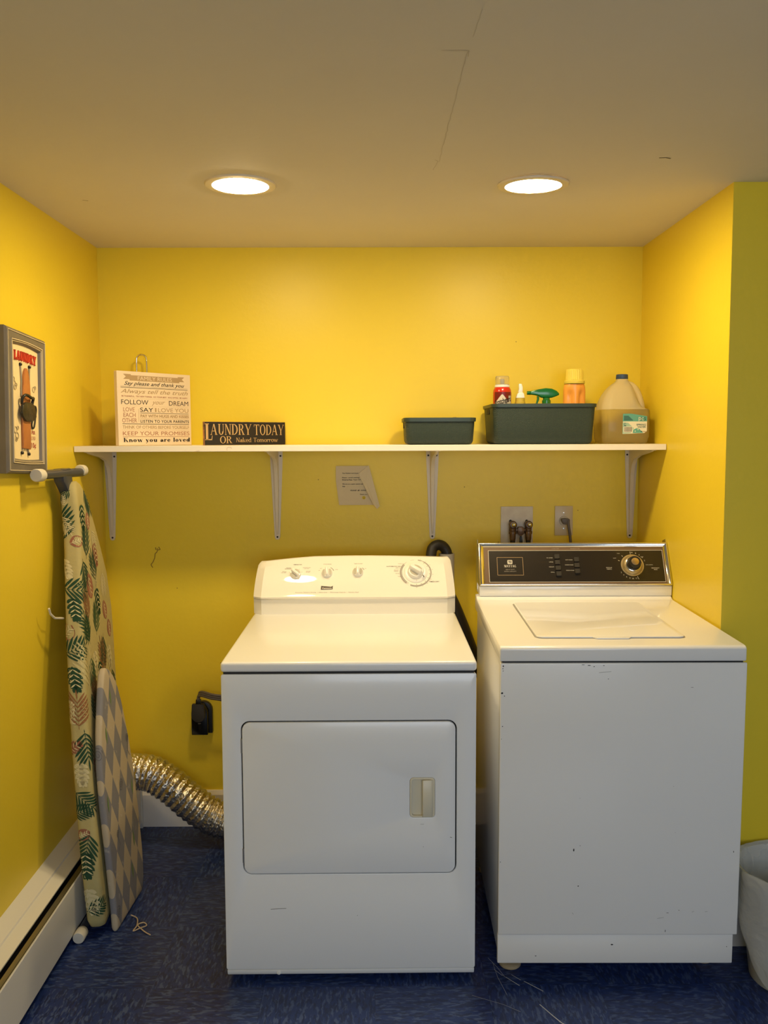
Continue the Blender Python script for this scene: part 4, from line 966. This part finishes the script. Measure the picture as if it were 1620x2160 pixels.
# ------------------------------------------------------------------ ironing boards
def rprofile(a, b, h, rc, n=5):
    """cross-section of a padded slab from a to b, half thickness h, corner radius rc (counter-clockwise)"""
    out = []
    for cx, cz, q0 in ((b-rc, h-rc, 0), (a+rc, h-rc, PI/2), (a+rc, -h+rc, PI), (b-rc, -h+rc, 1.5*PI)):
        for i in range(n+1): q_ = q0+PI/2*i/n; out.append((cx+rc*math.cos(q_), cz+rc*math.sin(q_)))
    return out
def board_mb(T, rows, t, rc):
    m = MB(T); loops = []
    for v, a, b, k in rows:
        h = t/2*k; r = min(rc, h*.98, (b-a)*.45)
        loops.append([(x, v, z) for x, z in rprofile(a, b, h, r)])
    return m.loft(loops)
def interp(rows, v):
    for i in range(len(rows)-1):
        if rows[i][0] <= v <= rows[i+1][0]:
            f = (v-rows[i][0])/(rows[i+1][0]-rows[i][0]); return [rows[i][k]+(rows[i+1][k]-rows[i][k])*f for k in range(4)]
    return None
def surf(rows, t, rc, s, v, eps):
    """point on the cover: s runs across the front, then round the near or far edge and down the side"""
    q_ = interp(rows, v)
    if not q_: return None
    _, a, b, k = q_; h = t/2*k; r = min(rc, h*.98, (b-a)*.45); side = 2*(h-r)
    if s > b-r: sg, e, d_ = 1, b, s-(b-r)
    elif s < a+r: sg, e, d_ = -1, a, (a+r)-s
    else: return (s, v, h+eps)
    c = e-sg*r
    if d_ < r*PI/2: ph = d_/r; return (c+sg*(r+eps)*math.sin(ph), v, h-r+(r+eps)*math.cos(ph))
    d_ -= r*PI/2
    if d_ < side: return (e+sg*eps, v, h-r-d_)
    d_ -= side; ph = min(d_/r, 1.3); return (c+sg*(r+eps)*math.cos(ph), v, -(h-r)-(r+eps)*math.sin(ph))
BT, BRC = .054, .016
brow = [(0, -.105, .225, .55), (.008, -.118, .238, .85), (.03, -.126, .246, 1), (.17, -.121, .258, 1), (.36, -.102, .288, 1), (.52, -.080, .312, 1), (.69, -.048, .345, 1), (.79, -.022, .368, 1), (.89, .004, .384, 1), (1.01, .044, .373, 1), (1.065, .062, .350, 1), (1.13, .083, .319, 1), (1.18, .096, .294, 1), (1.216, .102, .273, 1), (1.26, .104, .248, 1), (1.30, .108, .218, .97), (1.328, .120, .190, .85), (1.340, .138, .170, .62)]
cloth = mat('sage_cotton_cover', (.42, .36, .15), .75, bump=(35, .35, .006), var=(10, .3, (.47, .40, .18)))
BF = frame((0, 0, 0), (-.060, .998, 0), (-.083, 0, 1))
BO = (-.8550, 2.66, .026)
ib = thing('ironing_board', 'tall ironing board in a tropical leaf cover leaning on the left wall', 'ironing board', BO)
board_mb(BF, brow, BT, BRC).build('padded_cover', cloth, ib, smooth=60)
g_dk = mat('dark_green_leaf_print', (.012, .055, .025), .75); g_md = mat('mid_green_leaf_print', (.03, .085, .025), .75); mauve = mat('mauve_leaf_print', (.30, .115, .07), .75); creamp = mat('cream_leaf_print', (.62, .55, .32), .75); palep = mat('pale_leaf_print', (.54, .48, .25), .75); brownp = mat('rust_leaf_print', (.27, .12, .045), .75)
PM = [g_dk, g_md, mauve, creamp, palep, brownp]
pr = MB(BF)
def pp_(pts, mi, eps):
    out = []
    for s, v in pts:
        if v < .010 or v > 1.33: return
        _, a, b, k = interp(brow, v)
        if s > b+.05 or s < a-.066*k: return
        out.append(surf(brow, BT, BRC, s, v, eps))
    pr.m = mi; pr.poly(out)
def blade(x, y, ang, Ln, Wd, mi, eps, n=6):
    c, s_ = math.cos(ang), math.sin(ang); P0 = None
    for i in range(n+1):
        tt = i/n; wv = Wd*math.sin(PI*min(1, tt*.90+.05))**.8/2 if i < n else 0
        a = (x+c*Ln*tt-s_*wv, y+s_*Ln*tt+c*wv); b = (x+c*Ln*tt+s_*wv, y+s_*Ln*tt-c*wv)
        if P0: pp_([P0[0], a, b, P0[1]] if i < n else [P0[0], a, P0[1]], mi, eps)
        P0 = (a, b)
def frond(x, y, ang, Ln, mi, npair=6, k=1.0, spread=.85):
    c, s_ = math.cos(ang), math.sin(ang)
    for j in range(8): blade(x+c*Ln*j/8, y+s_*Ln*j/8, ang, Ln/7.5, .0022, mi, .0009, 2)
    for i in range(npair):
        tt = .12+.8*i/npair; l = Ln*.60*k*math.sin(PI*(.28+.60*tt))
        for sg in (-1, 1): blade(x+c*Ln*tt, y+s_*Ln*tt, ang+sg*(spread-.3*tt), l, l*.135, mi, .0009)
    blade(x+c*Ln*.9, y+s_*Ln*.9, ang, Ln*.35, Ln*.05, mi, .0009)
def leaf(x, y, ang, Ln, mi, vein=3):
    blade(x, y, ang, Ln, Ln*.80, mi, .0009, 8); c, s_ = math.cos(ang), math.sin(ang)
    blade(x, y, ang, Ln*.9, .003, vein, .0013, 3)
    for i in range(4):
        tt = .15+.18*i
        for sg in (-1, 1): blade(x+c*Ln*tt, y+s_*Ln*tt, ang+sg*.7, Ln*.30, .0035, vein, .0013, 2)
def monstera(x, y, ang, Ln, mi, vein=3):
    c, s_ = math.cos(ang), math.sin(ang)
    blade(x, y, ang, Ln, Ln*.24, mi, .0009, 6)
    for i in range(5):
        tt = .05+.17*i; l = Ln*.42*(1-.14*abs(i-1.5))
        for sg in (-1, 1): blade(x+c*Ln*tt, y+s_*Ln*tt, ang+sg*(1.05-.12*i), l, Ln*.17, mi, .0009, 5)
    for i in range(4):
        tt = .10+.18*i
        for sg in (-1, 1): blade(x+c*Ln*tt, y+s_*Ln*tt, ang+sg*.95, Ln*.26, Ln*.05, vein, .0013, 3)
# arranged top to bottom as printed on the cloth: (kind, distance from the near edge, height, angle, size, colour)
arr = [('F', -.010, 1.315, 200, .05, 0), ('L', -.035, 1.27, 80, .035, 3), ('F', -.048, 1.150, 82, .115, 0), ('L', -.024, 1.150, 10, .046, 2), ('M', -.050, 1.105, -88, .065, 3), ('F', -.064, 1.020, -14, .100, 0), ('M', -.020, .985, -100, .075, 0), ('L', -.058, .868, 40, .058, 2), ('F', -.064, .822, 12, .095, 0), ('M', -.030, .785, -95, .080, 0), ('M', -.050, .690, -92, .075, 3), ('F', -.018, .600, 80, .10, 5), ('F', -.004, .600, -95, .10, 0), ('M', -.062, .540, 22, .060, 2), ('M', -.022, .505, -95, .075, 3), ('F', -.050, .425, -50, .085, 0), ('F', -.066, .352, 12, .065, 0), ('L', -.050, .285, 20, .045, 2), ('F', -.010, .300, -110, .09, 0), ('M', -.030, .240, -95, .085, 0), ('M', -.034, .130, -80, .085, 3), ('F', -.045, .060, 15, .07, 0), ('F', -.05, 1.24, -70, .06, 3),
       ('F', .075, 1.325, -62, .10, 0), ('M', .040, 1.265, -95, .09, 0), ('L', .095, 1.235, -95, .058, 2), ('F', .062, 1.09, 75, .105, 0), ('F', .130, 1.18, -70, .07, 3), ('M', .150, 1.13, -80, .085, 2), ('F', .015, 1.10, -80, .095, 0), ('L', .070, 1.045, -78, .085, 2), ('F', .120, 1.07, -80, .08, 4), ('F', .17, 1.00, 100, .10, 0), ('M', .165, .985, -85, .095, 0), ('F', .075, .90, 95, .09, 5), ('F', .035, .93, -95, .08, 1), ('F', .155, .84, 70, .10, 1), ('F', .075, .83, 105, .10, 0), ('L', .255, .93, -80, .065, 2), ('F', .235, .83, -110, .10, 0), ('M', .120, .80, -88, .085, 3), ('F', .075, .80, -95, .10, 1), ('M', .170, .755, -85, .095, 0), ('F', .245, .70, 100, .11, 5), ('F', .125, .63, 100, .09, 5), ('M', .295, .78, -90, .09, 4), ('F', .045, .70, 85, .14, 4), ('F', .10, .585, 90, .09, 0), ('F', .285, .62, -85, .09, 0), ('M', .19, .62, -85, .08, 4), ('F', .33, .70, -95, .08, 0), ('L', .31, .86, -90, .06, 2), ('F', .25, 1.03, -95, .08, 3), ('M', .06, .50, -90, .09, 2), ('F', .17, .50, 80, .10, 0), ('M', .27, .50, -85, .09, 0), ('F', .08, .35, 70, .12, 1), ('M', .2, .33, -80, .09, 3), ('F', .3, .3, 95, .1, 0), ('L', .1, .2, -60, .07, 2), ('F', .25, .12, 80, .12, 0)]
for kind, d_, v, a, sz, mi in arr:
    s = interp(brow, v)[1]+d_; a = math.radians(a)
    if kind == 'F': frond(s, v, a, sz, mi)
    elif kind == 'L': leaf(s, v, a, sz, mi)
    else: monstera(s, v, a, sz, mi, 3 if mi != 3 else 4)
o = pr.build('leaf_print', PM, ib, merge=False); o['kind'] = 'stuff'
# folded legs behind the board: navy tubes with white end caps
navy = mat('navy_leg_paint', (.045, .052, .075), .35, coat=.2); capm = mat('off_white_cap', (.66, .62, .52), .45)
def loc(x, y, z): return (x-BO[0], y-BO[1], z-BO[2])
FBX = -.977
MB().tube([loc(FBX, 2.56, 1.3935), loc(FBX, 2.925, 1.3865)], .0142, 18).build('foot_bar', navy, ib, smooth=50)
for (ya, yb_, r_) in ((2.532, 2.572, .0188), (2.905, 2.938, .0188)):
    MB().tube([loc(FBX, ya, 1.393), loc(FBX, ya+.003, 1.393), loc(FBX, yb_-.002, 1.392), loc(FBX, yb_, 1.392)], r_, 26, rf=lambda i, p: (r_*.9 if i in (0, 3) else r_)).build('end_cap', capm, ib, smooth=40)
MB().prism([loc(0, y, z)[1:] for y, z in ((2.715, 1.405), (2.800, 1.405), (2.806, 1.372), (2.815, 1.345), (2.83, 1.30), (2.80, 1.30), (2.765, 1.335), (2.730, 1.365))], loc(-1.000, 0, 0)[0], loc(-.966, 0, 0)[0], 'x').build('leg_bracket', navy, ib, bevel=.006, seg=2)
MB().tube([loc(-1.000, 2.812, 1.31), loc(-1.004, 2.86, 1.1), loc(-1.004, 2.86, .80)], .010, 12).build('leg', navy, ib, smooth=50)
MB().tube([loc(-.985, 2.83, .80), loc(-.970, 2.83, .50), loc(-.945, 2.83, .25)], .0085, 12).build('leg', navy, ib, smooth=50)
MB().tube([loc(-.8965, 2.535, .0185), loc(-.8965, 2.92, .0185)], .0125, 16).build('foot_bar', navy, ib, smooth=50)
MB().tube([loc(-.8925, 2.505, .0185), loc(-.8925, 2.508, .0185), loc(-.8925, 2.543, .0185), loc(-.8925, 2.546, .0185)], .0178, 26, rf=lambda i, p: (.016 if i in (0, 3) else .0178)).build('end_cap', capm, ib, smooth=40)
MB().tube([loc(-.985, 2.615, .990), loc(-.985, 2.625, .972), loc(-.980, 2.645, .955), loc(-.97, 2.69, .945)], .0035, 8).build('release_lever', capm, ib, smooth=50)

# table-top board
def diamond():
    m = mat('blue_diamond_cotton', (.5, .45, .34), .8)
    k = NT(m); g = k.n('ShaderNodeTexCoord'); sp = k.n('ShaderNodeSeparateXYZ'); k.ln(g.outputs['Object'], sp.inputs[0])
    u_ = k.math('DIVIDE', k.math('ADD', sp.outputs[1], k.math('MULTIPLY', sp.outputs[2], .02)), .070); v_ = k.math('DIVIDE', sp.outputs[2], .150)
    a = k.math('FLOOR', k.math('ADD', u_, v_)); b = k.math('FLOOR', k.math('SUBTRACT', u_, v_))
    f = k.math('PINGPONG', k.math('ADD', a, b), 1)
    u2 = k.math('SUBTRACT', k.math('FRACT', k.math('ADD', u_, v_)), 0); 
    n = k.n('ShaderNodeTexNoise'); n.inputs['Scale'].default_value = 50; n.inputs['Detail'].default_value = 6; k.ln(g.outputs['Object'], n.inputs['Vector'])
    mr = k.n('ShaderNodeMapRange'); mr.inputs[1].default_value = .62; mr.inputs[2].default_value = .72; k.ln(n.outputs[0], mr.inputs[0])
    c = k.mix(k.math('GREATER_THAN', f, .5), (.47, .40, .29), (.215, .215, .24)); c = k.mix(k.math('MULTIPLY', mr.outputs[0], .35), c, (.55, .52, .46))
    k.ln(c, k.b.inputs['Base Color'])
    bp = k.n('ShaderNodeBump'); bp.inputs['Strength'].default_value = .3; bp.inputs['Distance'].default_value = .003; k.ln(n.outputs[0], bp.inputs['Height']); k.ln(bp.outputs[0], k.b.inputs['Normal'])
    return m
ST, SRC = .022, .009
srow = [(0, -.168, .060, .5), (.004, -.170, .072, .8), (.012, -.170, .082, 1), (.035, -.168, .0955, 1), (.06, -.166, .104, 1), (.125, -.165, .114, 1), (.27, -.164, .118, 1), (.40, -.165, .1135, 1), (.505, -.157, .100, 1), (.60, -.134, .081, 1), (.65, -.114, .068, 1), (.70, -.094, .050, 1), (.74, -.076, .026, 1), (.765, -.062, .0, 1), (.778, -.050, -.02, .9), (.783, -.044, -.030, .6)]
sb = thing('tabletop_ironing_board', 'small ironing board in blue diamond cover leaning on the big one', 'ironing board', (-.7965, 2.74, .0015))
SFm = frame((0, 0, 0), (.045, .999, 0), (-.078, 0, 1))
board_mb(SFm, srow, ST, SRC).build('padded_cover', diamond(), sb, smooth=60)
pr = MB(SFm); spr = mat('slate_swirl_print', (.15, .15, .17), .8); grn = mat('faded_green_print', (.16, .24, .10), .8)
def sp_line(pts, wd, mi):
    pr.m = mi
    for a, b in zip(pts[:-1], pts[1:]):
        d_ = Vector((b[0]-a[0], b[1]-a[1])); nrm = Vector((-d_.y, d_.x)).normalized()*wd/2
        c_ = [surf(srow, ST, SRC, s, v, .0008) for s, v in ((a[0]-nrm.x, a[1]-nrm.y), (b[0]-nrm.x, b[1]-nrm.y), (b[0]+nrm.x, b[1]+nrm.y), (a[0]+nrm.x, a[1]+nrm.y))]
        if all(c_): pr.poly(c_)
def spiral(x, y, r_, turns=2.2, mi=0):
    N = 26; sp_line([(x+r_*(1-i/N*.85)*math.cos(turns*2*PI*i/N), y+r_*1.3*(1-i/N*.85)*math.sin(turns*2*PI*i/N)) for i in range(N+1)], .0025, mi)
for x, y, r_ in ((-.155, .545, .017), (-.150, .050, .016), (-.02, .40, .016), (.075, .52, .012), (-.09, .27, .010)): spiral(x, y, r_)
sp_line([(.08, .505), (.07, .48), (.085, .46)], .002, 0); sp_line([(-.09, .26), (-.08, .235), (-.095, .22)], .002, 0)
def lens(x, y, ln_, wd, mi):
    pr.m = mi
    for i in range(4):
        f0, f1 = i/4, (i+1)/4; w0, w1 = wd*math.sin(PI*f0)+.0002, wd*math.sin(PI*f1)+.0002
        c_ = [surf(srow, ST, SRC, x+s, y+ln_*v, .0008) for s, v in ((-w0, f0), (w0, f0), (w1, f1), (-w1, f1))]
        if all(c_): pr.poly(c_)
for x, y in ((-.095, .56), (-.14, .36), (.075, .33), (.0, .08), (-.03, .66), (.04, .17)): lens(x, y, .055, .006, 1)
o = pr.build('swirl_print', [spr, grn], sb, merge=False); o['kind'] = 'stuff'

# cotton tie on the floor
sp_ = smooth_path([(-.778, 2.655, .006), (-.755, 2.64, .0035), (-.745, 2.60, .003), (-.748, 2.570, .003), (-.730, 2.585, .004), (-.715, 2.60, .003), (-.728, 2.615, .004), (-.742, 2.600, .005), (-.722, 2.575, .004), (-.706, 2.560, .003), (-.690, 2.548, .003)], 5)
tag(MB().tube(sp_, .0019, 6).build('cotton_tie', mat('tan_string', (.50, .40, .28), .8), smooth=50), 'loose beige cotton tie lying on the floor beside the diamond board', 'string')

# ------------------------------------------------------------------ laundry wall plaque
tilt = .05
pq = thing('laundry_plaque', 'grey framed relief plaque with red laundry lettering on left wall', 'wall art', (XL, 2.53, 1.598), (0, tilt, PI/2))
frame_m = mat('grey_brown_frame', (.13, .115, .095), .4, bump=(30, .25, .003), var=(14, .25, (.18, .155, .125))); edge_c = mat('rubbed_cream_edge', (.60, .50, .32), .5)
ox = -.005+.0145
def arch(x0, x1, z0, z1, bow, n=8):
    out = [(x1, z0), (x1, z1)]
    for i in range(1, n): f = i/n; out.append((x1+(x0-x1)*f, z1+bow*math.sin(PI*f)))
    out += [(x0, z1), (x0, z0)]; 
    for i in range(1, n): f = i/n; out.append((x0+(x1-x0)*f, z0-bow*.6*math.sin(PI*f)))
    return out
def ringloops(rings, mt, nm, **k):
    m = MB(Matrix.Translation((ox, 0, 0))); m.loft([[(p[0], y, p[1]) for p in arch(-a, a, -b, b, bw_)] for a, b, bw_, y in rings], True, False, False); return m.build(nm, mt, pq, **k)
ringloops([(.1415, .200, 0, -.0005), (.1415, .200, 0, -.024), (.137, .196, 0, -.030), (.133, .192, 0, -.030)], frame_m, 'frame_edge', smooth=30)
ringloops([(.1335, .192, 0, -.0295), (.1335, .192, 0, -.0325), (.1315, .190, 0, -.0325), (.1315, .190, 0, -.0295)], edge_c, 'outer_bead', smooth=30)
ringloops([(.1330, .1915, 0, -.030), (.126, .185, 0, -.0305), (.112, .172, .004, -.0315), (.110, .170, .004, -.029)], frame_m, 'frame_face', smooth=30)
ringloops([(.1115, .1705, .004, -.029), (.1110, .170, .004, -.0335), (.1085, .1675, .004, -.0335), (.108, .167, .004, -.029)], edge_c, 'inner_bead', smooth=30)
ringloops([(.1085, .167, .004, -.030), (.101, .160, .006, -.029), (.098, .157, .006, -.022), (.097, .156, .006, -.021)], frame_m, 'inner_moulding', smooth=30)
ringloops([(.1055, .1645, .005, -.0295), (.105, .164, .005, -.0325), (.1035, .1625, .005, -.0325), (.103, .162, .005, -.028)], edge_c, 'inner_bead', smooth=30)
MB(Matrix.Translation((ox, 0, 0))).prism(arch(-.0975, .0975, -.1565, .1565, .006), -.022, -.001, 'y').build('cream_panel', cream_pl, pq)
PF = Matrix.Translation((.0115, -.022, 0)) @ frame((0, 0, 0), (1, 0, 0), (0, 0, 1))
pol = serif_polys('LAUNDRY', .22, .09, .05, .10)
m = MB(PF)
xs = [p[0] for q_ in pol for p in q_]; sx_, x00 = .155/(max(xs)-min(xs)), (max(xs)+min(xs))/2
for q_ in pol:
    P = [((p[0]-x00)*sx_+.001, .1285+(p[1]-.5)*.027+.003*math.cos((p[0]-x00)*sx_*14)) for p in q_]
    m.prism([(p[0], p[1]) for p in P], .0002, .0035, 'z')
m.build('red_lettering', ink_red, pq, merge=False)['kind'] = 'stuff'
wood_b = mat('little_board_wood', (.50, .19, .05), .5, bump=(50, .3, .002), var=(35, .2, (.42, .15, .04)))
bd = [(-.034, -.128), (.020, -.130), (.0225, -.05), (.0235, .03), (.020, .060), (.012, .088), (.002, .1005), (-.007, .1005), (-.016, .090), (-.026, .062), (-.0325, .025), (-.035, -.05)]
MB(PF).prism(bd, .0003, .007, 'z').build('carved_board', wood_b, pq, bevel=.002)
m = MB(PF)
for a, b in (((-.0375, .105), (-.031, .06)), ((.0265, .105), (.022, .055))): m.tube([(a[0], a[1], .003), (b[0], b[1], .003)], .0020, 6)
m.tube([(-.031, .06, .003), (-.034, .045, .003), (-.034, .02, .003)], .002, 6).tube([(-.030, -.129, .003), (-.034, -.138, .003)], .002, 6).tube([(.006, -.130, .003), (.010, -.140, .003)], .002, 6)
build_each(m, 'carved_leg', mat('antique_silver', (.40, .34, .24), .4, metal=.5), pq, smooth=40)
m = MB(PF)
for x, z in ((-.0375, .1075), (.0265, .1075), (-.036, -.141), (.012, -.143)): m.lathe([(.0048, .0003), (.0048, .005), (.003, .007)], 10, c=(x, z, 0))
build_each(m, 'carved_foot', black_pl, pq, smooth=40)
iron_m = mat('black_relief_iron', (.020, .017, .012), .4, bump=(60, .6, .004))
MB(PF).prism([(-.060, -.030), (-.050, -.006), (-.030, .002), (.010, .004), (.034, -.002), (.044, -.022), (.046, -.036), (.020, -.050), (-.026, -.052), (-.050, -.042)], .0071, .015, 'z').build('carved_iron', iron_m, pq, bevel=.003)
MB(PF).tube(smooth_path([(-.044, -.004, .008), (-.048, .012, .011), (-.038, .021, .016), (-.02, .020, .018), (0, .016, .018), (.018, .017, .016), (.024, .010, .012), (.022, -.002, .010)], 4), .0042, 8).build('carved_handle', iron_m, pq, smooth=50)
MB(PF).tube(smooth_path([(.040, -.020, .006), (.052, -.006, .004), (.066, -.002, .003), (.072, -.012, .003), (.066, -.032, .003), (.058, -.058, .003), (.046, -.068, .003), (.036, -.060, .003), (.034, -.045, .006)], 5), .0022, 8).build('carved_cord', iron_m, pq, smooth=50)
m = MB(PF)
for x, z, r_ in ((-.078, .050, .008), (-.082, .062, .006), (-.072, .040, .007), (-.064, .047, .005), (.060, .046, .008), (.071, .052, .005), (-.074, -.078, .009), (-.064, -.095, .010), (-.058, -.072, .005), (-.068, -.104, .006)):
    m.tube([(x+r_*math.cos(2*PI*i/12), z+r_*math.sin(2*PI*i/12), .001) for i in range(13)], .0011, 5)
build_each(m, 'carved_bubble', mat('bubble_relief', (.45, .36, .20), .4), pq, smooth=50)
L = Letters(PF); pink = mat('dark_pink_paint', (.42, .07, .05), .5)
L.text('PER', .054, -.0795, .026, .010, pink, bold=.01, eps=.0008); L.put(serif_polys('LOAD', .12), .0525, -.0955, .032, .011, pink, eps=.0008)
L.text('10¢', .0545, -.1185, .034, .019, pink, eps=.0008, bold=.01); L.build('painted_price', pq)

# ------------------------------------------------------------------ waste bin with liner
def liner():
    m = mat('translucent_liner', (.66, .69, .70), .16, trans=0, spec=.6, coat=.3)
    k = NT(m); out = [n_ for n_ in k.t.nodes if n_.type == 'OUTPUT_MATERIAL'][0]
    g = k.n('ShaderNodeTexCoord'); n = k.n('ShaderNodeTexNoise'); n.inputs['Scale'].default_value = 9; n.inputs['Detail'].default_value = 4; n.inputs['Distortion'].default_value = .4; k.ln(g.outputs['Object'], n.inputs['Vector'])
    bp = k.n('ShaderNodeBump'); bp.inputs['Strength'].default_value = .9; bp.inputs['Distance'].default_value = .02; k.ln(n.outputs[0], bp.inputs['Height']); k.ln(bp.outputs[0], k.b.inputs['Normal'])
    tr = k.n('ShaderNodeBsdfTransparent'); ms = k.n('ShaderNodeMixShader'); ms.inputs[0].default_value = .5
    k.ln(tr.outputs[0], ms.inputs[1]); k.ln(k.b.outputs[0], ms.inputs[2]); k.ln(ms.outputs[0], out.inputs['Surface']); return m
wb = thing('waste_bin', 'white wastebasket with a translucent plastic liner draped over its rim', 'bin', (1.135, 2.315, 0))
bin_m = mat('white_bin_plastic', (.48, .49, .48), .4)
MB().lathe([(.100, .001), (.102, .004), (.140, .312), (.144, .316), (.144, .320), (.139, .320), (.136, .314), (.099, .006), (.05, .005)], 48).build('bucket', bin_m, wb, smooth=40)
m = MB(); N = 72; loops = []
def hem(a):   # the skirt hangs lowest towards the front left
    q_ = (a-math.radians(238)+PI) % (2*PI)-PI; return .018+(.17*min(1, -q_/.95)**1.6 if q_ < 0 else .12*min(1, q_/1.6)**1.6)
for j, (r_, f) in enumerate(((.126, -.07), (.134, -.02), (.141, .004), (.149, .006), (.153, -.004), (.154, .15), (.152, .35), (.150, .55), (.152, .75), (.151, .9), (.148, 1))):
    Lp = []
    for i in range(N):
        a = 2*PI*i/N; hm = hem(a)
        z = .320+f if f <= .01 else .316-(.316-hm)*f
        w_ = .0035*noise.noise(Vector((math.cos(a)*6, math.sin(a)*6, z*9)))+.0025*math.sin(a*17+z*20)*(f if f > 0 else .4)
        rr = r_+w_
        if a > .2 and a < PI-.2 and True: rr = min(rr, .160)
        Lp.append((rr*math.cos(a), rr*math.sin(a), z+(.002*math.sin(a*9) if j in (2, 3) else 0)))
    loops.append(Lp)
m.loft(loops, True, False, False).build('liner', liner(), wb, smooth=70)

# marks on the floor: scratches and a scuff under the washer
L = Letters(frame((0, 0, 0), (1, 0, 0), (0, 1, 0))); scm = mat('pale_scratch', (.50, .53, .58), .5)
def seg(pts, wd): L.line(pts, wd, scm, .0004)
seg([(.315, 2.42), (.335, 2.375), (.35, 2.33)], .0012); seg([(.325, 2.365), (.345, 2.335)], .0016); seg([(.352, 2.33), (.385, 2.29)], .002)
seg([(.37, 2.34), (.392, 2.315)], .0016); seg([(.40, 2.31), (.445, 2.265)], .0022); seg([(.325, 2.40), (.33, 2.33), (.345, 2.25)], .0008)
seg([(.425, 2.21), (.45, 2.165), (.468, 2.135), (.49, 2.115)], .0028); seg([(.25, 2.25), (.33, 2.21), (.37, 2.18)], .0008)
L.build('scratch', fl)
bpy.data.objects.remove(_fo)
